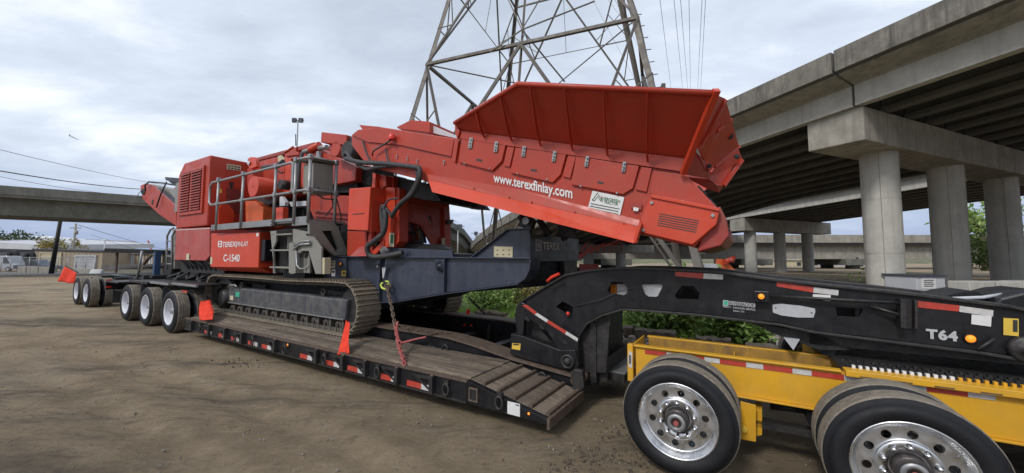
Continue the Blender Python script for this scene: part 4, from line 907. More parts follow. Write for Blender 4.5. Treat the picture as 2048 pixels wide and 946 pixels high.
# cross plates of the neck
for (x,y,h_,th) in ((1560,600,.34,.3),(1760,625,.3,.3),(2000,655,.3,.3)):
    c=L3(x,y,4.45);MB().box((c.x-th/2,4.5,c.z-h_/2),(c.x+th/2,5.7,c.z+h_/2)).build('neck_cross_member',M['black'],T)
c=L3(1180,700,4.45);MB().box((c.x-.02,4.5,.30),(c.x+.06,5.7,1.05)).build('neck_cross_plate',M['bsteel'],T)
MB().prism([L3(x,y,4.52) for x,y in ((1160,673),(1185,650),(1222,632),(1218,660),(1212,745),(1160,745))],(0,.05,0)).build('neck_inner_web',M['bsteel'],T)
# white and orange panels stowed inside the neck
a,b=L3(1272,603,4.50),L3(1334,560,4.50);MB().box((a.x,4.50,a.z),(b.x,4.52,b.z)).build('white_panel',M['white'],T)
a,b=L3(1100,645,4.70),L3(1150,600,4.70);MB().box((a.x,4.70,a.z),(b.x,4.72,b.z)).build('dark_hole_backing',M['bsteel'],T)  # dark sheet added behind the lamp hole so the opening reads as shade
a=L3(1226,592,4.62);MB().box((a.x-.03,4.62,a.z-.03),(a.x+.05,4.66,a.z+.14)).build('orange_reflector',M['amberoff'],T);MB().box((a.x+.052,4.62,a.z-.03),(a.x+.20,4.66,a.z+.15)).build('white_board',M['white'],T)
pts=pl('j',[(1300,275),(1320,215),(1370,185),(1430,215),(1455,262)],4.60);MB().tube(pts,.02,8).build('air_hose',M['hose'],T)
MB().tube([L3(1148,612,4.43),L3(1200,600,4.42),L3(1238,583,4.42),L3(1268,575,4.44)],.005,6).build('lamp_cable',M['hose'],T)
c=L3(1137,625,4.43);lamp(T,c+Vector((0,-.01,-.012)),.026,'redlens',name='tail_lamp')
# lower knuckle and base of the neck
plate('knuckle_arm','black',T,'p',[(1029,629),(1034,610),(1044,604),(1156,684),(1158,732),(1140,738),(1120,708),(1095,664),(1062,640),(1048,640),(1046,672),(1034,672)],4.36,.09,.01)
plate('knuckle_base','black',T,'p',[(1020.5,668),(1045,672),(1120,700),(1150,700),(1158,732),(1148,741),(1120,737),(1062,722),(1020,709)],4.33,.16,.01)
plate('knuckle_inner','bsteel',T,'p',[(1034,660),(1046,625),(1062,640),(1120,700),(1100,700)],4.55,.2)
for zx in ((880,440),(1045,532),(1165,622),(1310,704)):
    x,y=zp('o',[zx])[0];c=L3(x,y,4.355);MB().prism([c+Vector(q) for q in ((-.035,0,.025),(.01,0,.02),(.038,0,-.012),(.02,0,-.035),(-.02,0,-.02),(-.038,0,.0))],(0,-.004,0)).build('arm_hole',M['dark'],T)
tpz=[[(820,285),(875,283),(990,372),(960,392)],[(992,374),(1118,455),(1098,482),(962,394)],[(1120,456),(1325,582),(1305,612),(1100,484)],[(1327,584),(1455,665),(1450,700),(1307,614)]]
for i,q in enumerate(tpz): plate('red_tape' if i%2==0 else 'white_tape','tred' if i%2==0 else 'twht',T,'o',q,4.352,.006)
c=L3(1135,723,4.31)
o=MB().lathe(c+Vector((0,.03,0)),(0,-1,0),[(.088,0),(.086,.05),(.062,.055),(.055,.03),(.045,.03),(.042,.07),(.0005,.072)],32).build('pivot_boss',M['bsteel'],T)
plate('warning_sticker','ywl',T,'j',[(90,608),(150,612),(147,660),(86,650)],4.325,.004);plate('warning_print','ink',T,'j',[(96,612),(140,615),(139,625),(95,622)],4.322,.002)
c=L3(1152,762,4.3);MB().cyl(c,c+Vector((0,.55,0)),.07,20).build('lifting_pin',M['rust'],T)
plate('hook_plate','bsteel',T,'p',[(1140,745),(1150,738),(1165,742),(1168,775),(1158,788),(1146,782)],4.25,.08,.01)
plate('neck_foot','bsteel',T,'p',[(1160,735),(1215,715),(1215,760),(1190,772),(1165,770)],4.6,1.0)
c=L3(1228,755,4.7)
MB().box((c.x-.12,4.7,c.z-.05),(c.x+.13,5.6,c.z+.06)).build('step_platform',M['bsteel'],T,bevel=.01)
MB().box((c.x-.13,4.69,c.z+.062),(c.x+.14,5.62,c.z+.075)).build('platform_tread',M['galv'],T)
# details on the neck
for red,wh in (([(1280,85),(1488,97),(1484,137),(1284,118)],[(1490,97),(1632,106),(1630,143),(1486,137)]),):
    plate('red_tape','tred',T,'j',red,4.444,.004);plate('white_tape','twht',T,'j',wh,4.444,.004)
for red,wh in (([(265,155),(530,195),(526,235),(265,190)],[(532,196),(711,216),(708,256),(528,236)]),([(1283,295),(1582,328),(1580,372),(1283,342)],[(1584,330),(1828,363),(1825,408),(1582,373)])):
    plate('red_tape','tred',T,'k',red,4.444,.004);plate('white_tape','twht',T,'k',wh,4.444,.004)
plate('paper_label','white',T,'k',[(526,246),(655,254),(650,296),(524,285)],4.440,.003);plate('paper_label','white',T,'k',[(1671,392),(1815,405),(1810,481),(1668,462)],4.440,.003)
letters(T,'T64','k',(1343,566),(1572,590),74,4.44,'gtext',.05,space=1.12)
# oval badge
pt=[(235,322),(300,316),(440,330),(540,350),(543,372),(530,415),(420,415),(300,400),(237,378)]
plate('maker_plate','gtext',T,'k',pt,4.440,.005);
for q in ((257,345),(517,380)): c=pl('k',[q],4.438)[0];MB().cyl(c,c+Vector((0,-.004,0)),.006,8).build('rivet',M['ink'],T)
# haulier lettering
plate('sticker_emblem','gtext',T,'j',[(1632,293),(1672,296),(1670,336),(1630,332)],4.441,.003);plate('emblem_field','grn',T,'j',[(1637,298),(1667,300),(1665,331),(1635,328)],4.439,.002)
plate('sticker_band','gtext',T,'j',[(1678,300),(1868,320),(1866,348),(1676,328)],4.441,.003)
letters(T,'RIVERBROOK','j',(1682,328),(1864,345),24,4.440,'ink',.012)
letters(T,'HEAVY - HAULING SERVICE','j',(1632,346),(1868,372),14,4.441,'gtext',.012);letters(T,'Salem, Or.','j',(1706,378),(1790,386),14,4.441,'gtext',.012)
c=L3(1522,592,4.40);MB().box((c.x-.055,4.36,c.z-.055),(c.x+.065,4.45,c.z+.05)).build('lamp_housing',M['black'],T,bevel=.006);lamp(T,c+Vector((0,-.045,0)),.026)
MB().cyl(L3(1541,592,4.40),L3(1800,606,4.36),.014,10).build('sign_pole',M['bsteel'],T)
MB().cyl(L3(1740,612,4.40),L3(1815,634,4.36),.013,10).build('sign_pole',M['bsteel'],T)
plate('pole_bracket','bsteel',T,'k',[(1155,280),(1280,290),(1280,498),(1200,492),(1160,490)],4.43,.02)
plate('bracket_lip','bsteel',T,'k',[(1158,282),(1200,286),(1200,492),(1160,488)],4.33,.1);plate('bracket_lip','bsteel',T,'k',[(1262,290),(1280,291),(1280,496),(1264,494)],4.36,.07)
lamp(T,L3(1940,677,4.44),.030)
plate('warning_sticker','ywl',T,'k',[(1900,418),(2010,424),(2010,550),(1900,540)],4.440,.003);plate('warning_print','ink',T,'k',[(1970,432),(2002,434),(2002,520),(1970,516)],4.436,.003)
MB().cyl(L3(1955,700,4.40),L3(1988,678,4.42),.012,8).build('latch_bar',M['bsteel'],T)
MB().lathe(L3(2056,700,4.42),(0,-1,0),[(.10,-.02),(.10,.02),(.08,.03),(.04,.03),(.035,.05),(.001,.05)],32).build('pivot_boss',M['bsteel'],T)
plate('neck_top_bracket','black',T,'k',[(1440,272),(1560,240),(1680,222),(1720,232),(1790,275)],4.7,.5)
MB().tube([L3(1905,597,4.6),L3(1935,596,4.6),L3(1965,595,4.6),L3(2003,589,4.7)],.014,8).build('white_pipe',M['lgrey'],T)
plate('neck_rear_housing','black',T,'p',[(1985,612),(2000,596),(2048,584),(2100,580),(2100,640),(2020,640)],4.55,.6,.02)
# the fifth-wheel slider under the neck
a=L3(1620,668,4.5);MB().box((a.x,4.55,a.z-.10),(a.x+2.2,5.65,a.z-.0)).build('slider_plate',M['bsteel'],T)
plate('landing_bracket','gtext',T,'k',[(315,560),(432,572),(385,650)],4.5,.05);plate('neck_belly','bsteel',T,'p',[(1500,645),(1640,668),(1700,700),(1640,700),(1560,672)],4.55,1.0)
c=L3(1655,697,4.6);MB().cyl(c,c+Vector((0,.5,0)),.07,18).build('air_chamber',M['black'],T)
# rear bogie
for lo,hi in ((4.3,4.55),(6.05,6.3)): MB().box((-15.6,lo,.86),(-10.0,hi,1.12)).build('bogie_beam',M['black'],T,bevel=.01)
MB().box((-10.75,3.6,.22),(-10.51,7.0,.46)).build('rear_bulkhead',M['bsteel'],T,bevel=.01)
for x in (344,296,256): axle_set(T,L3(x,600,3.4).x,'white',.49,3.34,.30)
for i,(s0,s1) in enumerate(((-11.9,-10.45),(-13.4,-12.1),(-15.1,-13.6))):
    z=1.13-.03*i
    MB().box((s0,3.55,z),(s1,4.25,z+.02)).build('fender',M['bsteel'],T);MB().box((s0,3.50,z-.03),(s1,3.548,z+.02)).build('fender_lip',M['galv'] if i<2 else M['black'],T)
    MB().box((s0,6.35,z),(s1,7.05,z+.02)).build('fender',M['bsteel'],T)
MB().box((-15.7,3.9,.95),(-15.5,6.7,1.2)).build('rear_cross_member',M['bsteel'],T)
for s in (-15.4,-13.5,-11.9): MB().box((s,4.0,1.125),(s+.25,6.6,1.2)).build('cross_member',M['bsteel'],T)
MB().box((-15.5,4.35,1.13),(-14.9,6.0,1.85)).build('stowed_gear',M['dark'],T,bevel=.05)
MB().box((-14.8,4.6,1.13),(-12.5,6.0,1.45)).build('stowed_gear',M['bsteel'],T,bevel=.03)
for k,s in enumerate((-12.3,-13.9)): MB().box((s,3.45,.30),(s+.03,4.05,.95)).build('mud_flap',M['hose'],T)
for k in range(6): MB().tube([(-14.6+k*.7,4.2,1.15),(-14.3+k*.7,4.4,1.3+.05*(k%2)),(-13.9+k*.7,4.2,1.16)],.03,6).build('air_line',M['hose'],T)
MB().box((-11.2,3.495,.95),(-10.9,3.499,1.0)).build('red_tape',M['tred'],T)
# ================================================================ REAR DOLLY
B=thing('rear_booster_dolly','black rear dolly on two axles with white wheels behind the trailer bogie','trailer',(-19,5.3,0))
for x in (178,158.5): axle_set(B,L3(x,577,3.5).x,'white',.50,3.42,.30)
for lo,hi in ((4.3,4.55),(6.05,6.3)): MB().box((-21.2,lo,.8),(-15.75,hi,1.05)).build('frame_rail',M['black'],B,bevel=.01)
for s in (-21,-19,-17.3,-16.2): MB().box((s,4.0,.82),(s+.2,6.6,1.02)).build('cross_member',M['bsteel'],B)
MB().box((-17.5,3.5,.95),(-16.2,4.2,.99)).build('fender',M['bsteel'],B);MB().box((-17.5,3.5,.70),(-17.42,3.9,1.0)).build('fender_bracket',M['black'],B)
for z in (.76,.98): MB().box((-17.40,3.5,z),(-17.36,3.62,z+.05)).build('tail_lamp',M['redlens'],B)
MB().box((-17.0,3.6,.7),(-16.3,4.2,.72)).build('mud_flap_bracket',M['bsteel'],B);MB().box((-17.6,3.7,.25),(-17.57,4.1,.9)).build('mud_flap',M['hose'],B)
MB().cyl((-16.9,4.1,1.0),(-16.6,4.1,1.95),.03,8).build('stanchion',M['galv'],B)
MB().hexa([(-15.9,4.2,1.05),(-15.75,4.2,1.05),(-15.75,4.35,1.05),(-15.9,4.35,1.05),(-15.9,4.2,1.9),(-15.75,4.2,1.95),(-15.75,4.35,1.95),(-15.9,4.35,1.9)]).build('headboard_post',mat('blue_steel',(.03,.06,.14),.5),B)
MB().hexa([(-20.8,4.5,1.25),(-15.7,4.5,1.5),(-15.7,6.2,1.5),(-20.8,6.2,1.25),(-20.8,4.5,1.32),(-15.7,4.5,1.6),(-15.7,6.2,1.6),(-20.8,6.2,1.32)]).build('top_frame',M['bsteel'],B)
MB().tube([(-17.6,4.2,1.0),(-16.9,4.25,1.5),(-16.3,4.3,1.85)],.015,6).build('strap',M['cream'],B)
MB().bar((-16.9,4.23,1.52),(-16.35,4.29,1.85),.07).build('ratchet',M['rust'],B)
# ================================================================ JEEP DOLLY (yellow)
J=thing('jeep_dolly','yellow two axle dolly with polished aluminium wheels under the black gooseneck at right','trailer',(.8,5.3,0))
ZT=.915;ZB=.565;se=3.4
s0=L3(1255,690,4.0).x;s1=L3(1690,737,4.0).x
def sbox(nm,mt,a,b,bevel=0,**k): return bxp(nm,mt,J,a,b,bevel,**k)
for sgn in (0,1):
    fy=(lambda y:y) if sgn==0 else (lambda y:10.6-y)
    sx=s0 if sgn==0 else s1
    sbox('side_web','yellow',(sx+.075,fy(4.03),ZB+.016),(se,fy(4.055),ZT-.016),.003)
    sbox('inner_web','yellowd',(sx+.075,fy(4.655),ZB+.016),(se,fy(4.68),ZT-.036),.003)
    if sgn==0:
        sbox('top_flange','yellow',(s0+.06,fy(3.995),ZT-.015),(s1-.02,fy(4.075),ZT),.003)
        sbox('top_flange','yellow',(s0+.06,fy(4.655),ZT-.035),(s1,fy(4.73),ZT-.02),.003)
    sbox('bottom_flange','yellow',(sx+.06,fy(3.995),ZB),(se,fy(4.70),ZB+.015),.003)
    sbox('end_plate','yellow',(sx,fy(3.99),ZB-.02),(sx+.055,fy(4.06),ZT+.004),.004)
    sbox('end_plate','yellow',(sx,fy(4.062),ZB-.02),(sx+.02,fy(4.72),ZT-.03),.004)
    sbox('rail_floor','rust',(sx+.03,fy(4.06),ZB+.1),(se,fy(4.65),ZB+.12))
    # closed serrated top to the right
    sbox('grip_rail','yellow',(s1,fy(3.975),ZT-.035),(se,fy(4.10),ZT+.012),.004)
    sbox('top_plate','bsteel',(s1,fy(4.102),ZT-.03),(se,fy(4.70),ZT+.0))
    m=MB();k=0;s=s1+.06
    while s<se:
        m.box((s,fy(4.085),ZT+.0125),(s+.018,fy(4.11),ZT+.034));s+=.042
    m.build('grip_teeth',M['yellow'],J)
    if sgn==0:
        m=MB();s=s1+.06
        while s<L3(1905,760,4.08).x: m.box((s-.001,4.083,ZT+.0124),(s+.019,4.112,ZT+.0345));s+=.042
        m.build('grip_teeth',M['wtext'],J,label='worn white grip teeth')
    for rw in (4.18,4.27,4.36):
        m=MB();s=s1+.04
        while s<se: m.box((s,fy(rw),ZT+.0005),(s+.02,fy(rw+.03),ZT+.022));s+=.05
        m.build('grip_teeth',M['bsteel'],J)
    for s in ((-.1,1.8,2.6) if sgn==0 else (1.8,2.6)): sbox('stiffener','yellow',(s,fy(4.06),ZB+.12),(s+.012,fy(4.65),ZT-.08))
    # slots in the grip rail
    if sgn==0:
        for x in (1736,1805,1887,1980): 
            c=L3(x,742,3.975).x;sbox('rail_slot','rust',(c-.05,3.972,ZT-.028),(c+.05,3.976,ZT-.020))
# hole with worn paint on the end plate
MB().lathe((s0+.027,3.988,.775),(0,-1,0),[(.024,-.001),(.024,.001),(.0005,.0012)],16).build('worn_patch',M['twht'],J)
MB().box((s0+.017,3.985,.72),(s0+.037,3.9865,.81)).build('pin_slot',M['rust'],J)
MB().prism([(s0+.045,3.986,.68),(s0+.05,3.986,.83),(s0+.02,3.986,.86),(s0+.006,3.986,.76),(s0+.012,3.986,.69)],(0,.003,0)).build('bare_primer',M['twht'],J)
s=L3(1290,700,4.03).x+.0
for i in range(7):
    x0=s+i*.335
    sbox('red_tape','tred',(x0,4.024,.835),(x0+.205,4.0295,.878));sbox('white_tape','twht',(x0+.206,4.024,.835),(x0+.334,4.0295,.878))
for s in (.62,1.6,3.0): sbox('cross_member','yellow',(s,4.72,.62),(s+.12,5.88,.83),.005)
sbox('bogie_deck','bsteel',(s1+.05,4.72,.84),(se,5.88,.88))
for s in (-.49,.88,2.24): axle_set(J,s,'alu',.447,w_=.245,z=.475,far=s>0)
# spring hanger between the wheels
h0=L3(1490,800,4.0).x
plate('spring_hanger','yellow',J,'p',[(1481,803),(1512,811),(1512,884),(1478,878)],4.0,.02,.003)
plate('hanger_rib','yellow',J,'p',[(1512,811),(1524,813),(1524,870),(1512,872)],4.1,.1)
c=L3(1488,858,4.0);MB().cyl(c+Vector((0,-.03,0)),c+Vector((0,.3,0)),.022,12).build('hanger_bolt',M['ywl'],J)
MB().cyl(L3(1540,812,4.3),L3(1620,822,4.3),.03,10).build('equalizer_bar',M['bsteel'],J)
c=L3(1640,840,4.05);MB().cyl(c,c+Vector((0,.4,0)),.09,18).build('brake_chamber',M['black'],J)
MB().box((h0-.05,4.1,.30),(h0+.55,4.2,.36)).build('leaf_spring',M['bsteel'],J)
# ================================================================ TRACKED CRUSHER
K=thing('tracked_crusher','red tracked cone crusher with raised feed conveyor standing on the lowbed deck','crusher',(-6,5.3,.46))
def kp(nm,mt,zn,pts,l,d=.03,bevel=0): return plate(nm,mt,K,zn,pts,l,d,bevel)
# ---- crawler tracks
def track(lo,hi):
    s0,s1=-11.2,-5.36;zb,zt=.475,1.375;r0=.42;r1=.40;path=[]
    n=14
    for i in range(n+1): path.append((s1-r1+ (s0+.35-(s1-r1))*i/n*1.0,zt+.0))       # placeholder, resampled below
    P_=[]
    def arc(cx,cz,r,a0,a1,k):
        for i in range(k+1):
            a=math.radians(a0+(a1-a0)*i/k);P_.append(Vector((cx+r*math.cos(a),0,cz+r*math.sin(a))))
    rr_=(zt-zb)/2
    P_.append(Vector((s0+.55,0,zb)));P_.append(Vector((s1-rr_,0,zb)))
    arc(s1-rr_,zb+rr_,rr_,-80,80,14)
    P_+= [Vector((s1-rr_-.25,0,zt)),Vector((-7.6,0,zt-.035)),Vector((-8.9,0,zt-.02)),Vector((s0+.50,0,zt-.03))]
    arc(s0+.42,zb+.46,.40,95,250,12)
    # even resampling
    loop=P_+[P_[0]];L=[0]
    for a,b in zip(loop,loop[1:]): L.append(L[-1]+(b-a).length)
    N_=round(L[-1]/.172);out=[];j=0
    for i in range(N_):
        d=L[-1]*i/N_
        while L[j+1]<d: j+=1
        a,b=loop[j],loop[j+1];t=(d-L[j])/(L[j+1]-L[j]);out.append((a.lerp(b,t),(b-a).normalized()))
    pitch=L[-1]/N_
    shoe=None
    cm=MB();cm.box((-pitch*.47,-(hi-lo)/2,-.0),(pitch*.47,(hi-lo)/2,.018))
    for x in (-pitch*.43,pitch*.06): cm.box((x-.011,-(hi-lo)/2+.004,-.034),(x+.009,(hi-lo)/2-.004,-.0005))
    me=cm.mesh('track_shoe',(0,0,0));me.materials.append(M['track'])
    lm=MB()
    for y in (-.09,.09): lm.box((-pitch*.44,y-.022,.0185),(pitch*.44,y+.022,.085));
    me2=lm.mesh('track_link',(0,0,0));me2.materials.append(M['dusty'])
    for p,t in out:
        o=bpy.data.objects.new('track_shoe',me);sc.collection.objects.link(o);o.parent=K
        ang=math.atan2(t.z,t.x);o.rotation_euler=(0,-ang,0);o.location=Vector((p.x,(lo+hi)/2,p.z))-BASE[K.name]
        o2=bpy.data.objects.new('track_link',me2);sc.collection.objects.link(o2);o2.parent=o
track(3.93,4.40);track(6.12,6.62)
for side,(lo,hi) in enumerate(((4.06,4.38),(6.14,6.5))):
    near=side==0;l=4.0 if near else 6.6
    f=[(-10.05,.70),(-5.75,.60),(-5.75,1.06),(-10.05,1.20)]
    b_=pl('i',[(440,395),(1530,560),(1560,365),(1330,345),(1170,320),(455,250)],4.08)
    pts=[Vector((p.x,lo+.02,p.z)) for p in b_]
    MB().prism(pts,(0,.28,0)).build('track_frame',M['tframe'],K,bevel=.035)
    q=[Vector((p.x,lo-.005,p.z)) for p in (b_[0],b_[1])];MB().hexa([q[0],q[1],q[1]+Vector((0,.3,0)),q[0]+Vector((0,.3,0)),q[0]+Vector((0,0,.02)),q[1]+Vector((0,0,.02)),q[1]+Vector((0,.3,.02)),q[0]+Vector((0,.3,.02))]).build('frame_ledge',M['galv'],K)
    for k in range(13):
        s=-10.2+k*.37;o=MB().cyl((s,lo+.06,.585),(s,hi-.06,.585),.085,18).build('track_roller',M['dusty'],K);MB().cyl((s,lo+.03,.585),(s,lo+.06,.585),.04,12).build('roller_cap',M['hub'],o)
        MB().box((s+.12,lo+.05,.52),(s+.17,lo+.30,.70)).build('roller_guard',M['dusty'],K)
    MB().cyl((-10.62,lo+.05,.95),(-10.62,hi-.05,.95),.36,28).build('drive_sprocket',M['bsteel'],K)
    c=Vector((L3(383,593,4.0).x,lo-.01,L3(442,596,4.0).z)) ;c.x=L3(443,590,4.0).x
    MB().lathe(c,(0,-1,0),[(.19,-.2),(.19,.05),(.15,.07),(.001,.07)],28).build('drive_motor_cover',M['bsteel'],K)
    MB().cyl((-5.80,lo+.10,.925),(-5.80,hi-.08,.925),.33,28).build('idler_wheel',M['bsteel'],K)
    for q in ((540,235),(1300,300)):
        c=pl('i',[q],4.06)[0];c.y=lo+.06
        MB().box((c.x-.05,c.y,c.z-.12),(c.x+.05,c.y+.03,c.z-.02)).build('lug_base',M['bsteel'],K);ring('lifting_eye','bsteel',K,c+Vector((0,.015,0)),.055,.022,n=16,z=1)
    if near:
        plate('green_sticker','grn',K,'i',[(517,295),(555,300),(552,345),(515,342)],4.07,.003)
        plate('white_sticker','cream',K,'i',[(466,330),(496,333),(494,374),(464,370)],4.07,.003)
        MB().tube(pl('i',[(455,262),(470,235),(510,232),(530,250)],4.02),.02,8).build('grab_bar',M['galv'],K)
        plate('motor_guard','bsteel',K,'r',[(290,180),(425,180),(420,240),(365,260),(360,430),(270,420)],4.06,.04)
    # undercarriage cross beams
for s in (-9.6,-6.6): MB().box((s-.3,4.4,.75),(s+.3,6.2,1.15)).build('cross_beam',M['bsteel'],K)
# ---- chassis
kp('chassis_side_plate','blue','p',[(655,513.5),(1060,518),(1057,540),(1050,556),(1036,566.5),(893,585),(785,603),(762,603),(745,570),(655,552)],4.40,.05)
f=pl('p',[(655,513.5),(693,514.8),(1060,518)],4.33);MB().hexa([f[0],f[2],f[2]+Vector((0,.4,0)),f[0]+Vector((0,.4,0)),f[0]+Vector((0,0,.018)),f[2]+Vector((0,0,.018)),f[2]+Vector((0,.4,.018)),f[0]+Vector((0,.4,.018))]).build('chassis_top_flange',M['blue'],K,bevel=.003)
bf=pl('p',[(762,604),(785,604),(893,586),(1036,567),(1050,557),(1058,541),(1061,519)],4.33)
MB().sweep([[Vector((p.x,4.33,p.z-.015)),Vector((p.x,4.62,p.z-.015)),Vector((p.x,4.62,p.z)),Vector((p.x,4.33,p.z))] for p in bf[:4]]).build('chassis_bottom_flange',M['blue'],K)
sb=bf[3:]
MB().sweep([[Vector((p.x-.012,4.33,p.z)),Vector((p.x-.012,4.62,p.z)),Vector((p.x+.004,4.62,p.z)),Vector((p.x+.004,4.33,p.z))] for p in sb]).build('chassis_end_flange',M['blue'],K)
se_=S3(1059,458,L3(1059,458,4.4).x).x
zc0=1.79
MB().prism([(-11.4,6.15,1.79),(-2.45,6.15,1.79),(-2.6,6.15,1.35),(-5.2,6.15,1.05),(-11.4,6.15,1.3)],(0,.05,0)).build('chassis_side_plate',M['blue'],K)
MB().box((-11.4,4.46,1.45),(-2.6,6.14,1.76)).build('chassis_core',M['bsteel'],K)
MB().prism([(-9.5,4.5,1.45),(-3.9,4.5,1.45),(-5.0,4.5,1.0),(-9.5,4.5,1.0)],(0,1.6,0)).build('chassis_belly',M['dark'],K)
for x,wx in ((765,4),(893,3)): 
    t=L3(x,516,4.39);b=L3(x,601 if x<800 else 584,4.39);MB().box((t.x-.006,4.335,b.z+.0),(t.x+.006,4.40,t.z-.004)).build('web_stiffener',M['blue'],K)
t=L3(885,516,4.38);MB().prism([(t.x-.14,4.388,t.z-.01),(t.x+.03,4.388,t.z-.01),(t.x+.03,4.388,1.22),(t.x-.01,4.388,1.22)],(0,.011,0)).build('doubler_plate',M['blue'],K)
c=L3(879,532,4.34);MB().lathe(c,(0,-1,0),[(.085,-.06),(.085,.0),(.03,.0),(.03,.02),(.001,.02)],28).build('lifting_eye_boss',M['blue'],K)
MB().prism([c+Vector((-.085,-.0,0)),c+Vector((.085,0,0)),c+Vector((.085,0,.10)),c+Vector((-.085,0,.10))],(0,.06,0)).build('lifting_eye_web',M['blue'],K)
kp('tie_down_shelf','blue','n',[(375,322),(455,325),(430,345)],4.34,.06);c=pl('n',[(433,352)],4.34)[0];MB().cyl(c,c+Vector((0,.05,0)),.02,12).build('shelf_bolt',M['galv'],K)
kp('shackle_strap','gtext','n',[(470,360),(500,357),(482,440),(475,440)],4.33,.004)
for q in ((630,390),(800,372),(700,370),(630,340),(1412,458)): c=pl('n',[q],4.397)[0];MB().cyl(c,c+Vector((0,-.003,0)),.01,8).build('drain_hole',M['dark'],K)
# upstand wedge and rear box with lettering
kp('upstand_plate','blue','p',[(943,515.5),(1014,460.5),(1059,458.5),(1059,517)],4.42,.05,.004)
f=pl('p',[(941,515),(1013.5,459.5),(1060,457.5)],4.36);MB().sweep([[Vector((p.x,4.37,p.z)),Vector((p.x,4.6,p.z)),Vector((p.x,4.6,p.z+.016)),Vector((p.x,4.37,p.z+.016))] for p in f]).build('upstand_flange',M['blue'],K)
MB().box((se_-.03,4.42,1.78),(se_,6.18,2.13)).build('end_plate',M['blue'],K,bevel=.004)
MB().prism([(se_-1.0,6.13,1.8),(se_-.03,6.13,1.8),(se_-.03,6.13,2.13),(se_-.35,6.13,2.13)],(0,.05,0)).build('upstand_plate',M['blue'],K)
MB().box((se_-.02,4.36,1.76),(se_+.05,6.22,1.785)).build('end_flange',M['blue'],K)
MB().box((se_-.25,4.45,1.40),(se_-.12,6.15,1.755)).build('end_cross_member',M['dark'],K)
MB().box((se_-.10,5.6,1.42),(se_-.02,6.15,1.75)).build('end_bracket',M['bsteel'],K)
a,b=ps('n',[(1690,212),(1926,232)],se_+.002);text(MB(),'TEREX',(se_+.003,a.y,1.925),(0,(b.y-a.y)*.50,0),(0,0,.11),.018).build('lettering',M['wtext'],K)
text(MB(),'FINLAY',(se_+.003,a.y+(b.y-a.y)*.54,1.925),(0,(b.y-a.y)*.46,0),(0,0,.10),.0).build('lettering',M['gtext'],K)
e0=ps('n',[(1636,205)],se_)[0].y;m=MB();w_=.17;x=se_
for q in (((x,e0,1.90),(x+.004,e0+.02,2.06)),((x,e0+w_-.02,1.90),(x+.004,e0+w_,2.06)),((x,e0+.02,1.90),(x+.004,e0+w_-.02,1.918)),((x,e0+.02,2.042),(x+.004,e0+w_-.02,2.06)),((x,e0+.02,1.972),(x+.004,e0+w_-.02,1.988)),((x,e0+.06,1.99),(x+.004,e0+.08,2.025)),((x,e0+.11,1.935),(x+.004,e0+.13,1.97)),((x,e0+.06,1.935),(x+.004,e0+.08,1.97)),((x,e0+.11,1.99),(x+.004,e0+.13,2.025))): m.box(*q)
m.build('emblem',M['gtext'],K)
kp('instruction_sticker','cream','n',[(1320,200),(1462,203),(1460,284),(1318,280)],4.414,.004)
for r in range(2):
    for k in range(3):
        x,y=1335+k*44,222+r*34;kp('sticker_print','ink','n',[(x+4,y+3),(x+17,y+2),(x+13,y+9),(x+6,y+11)],4.41,.002)
# panel left of the chassis with stickers
kp('control_panel','blue','n',[(40,282),(200,286),(198,465),(30,455)],4.36,.05,.004)
for q,mt in (([(68,308),(116,309),(112,366),(66,364)],'cream'),([(88,375),(116,376),(113,426),(86,424)],'white'),([(165,384),(196,385),(193,426),(163,424)],'ywl')): kp('warning_sticker',mt,'n',q,4.355,.003)
for q in ([(74,318),(108,319),(106,326),(73,325)],[(74,338),(106,339),(105,346),(73,345)],[(94,385),(110,386),(108,402),(93,401)],[(172,395),(190,396),(188,414),(171,413)]): kp('sticker_print','ink','n',q,4.352,.002)
lamp(K,pl('n',[(160,334)],4.35)[0],.035,'amberoff',name='beacon')
# ---- engine housing
e_s=L3(413,451,4.0).x;e0s=L3(351.6,451,4.0).x;ez=L3(413,451,4.0).z;et=4.37
MB().prism([(e0s,4,ez),(e_s,4,ez),(e_s,4,et),(e0s+.35,4,et),(e0s,4,et-.30)],(0,2.0,0)).build('engine_housing',M['red'],K,bevel=.03)
za,zb_=ez+.42,et-.32;xa,xm,xb=e0s+.30,(e0s+e_s)/2+.05,e_s-.42
xb=L3(406,380,4.0).x;xa=L3(364,400,4.0).x;xm=(xa+xb)/2
MB().box((xa,3.985,za),(xb,3.998,zb_)).build('louvre_backing',M['dark'],K)
for (p,q) in ((xa,xm-.04),(xm+.04,xb)):
    for k in range(15):
        z=za+(zb_-za)*(k+.15)/15;MB().hexa([(p,3.93,z),(q,3.93,z),(q,3.984,z+.06),(p,3.984,z+.06),(p,3.93,z+.02),(q,3.93,z+.02),(q,3.984,z+.08),(p,3.984,z+.08)]).build('louvre_slat',M['redd'],K)
m=MB()
for q in (((xa-.10,3.955,za-.09),(xb+.10,3.997,za-.002)),((xa-.10,3.955,zb_+.002),(xb+.10,3.997,zb_+.08)),((xa-.10,3.955,za),(xa-.002,3.997,zb_)),((xb+.002,3.955,za),(xb+.10,3.997,zb_)),((xm-.038,3.955,za),(xm+.038,3.997,zb_))): m.box(*q)
m.build('louvre_frame',M['red'],K,bevel=.006)
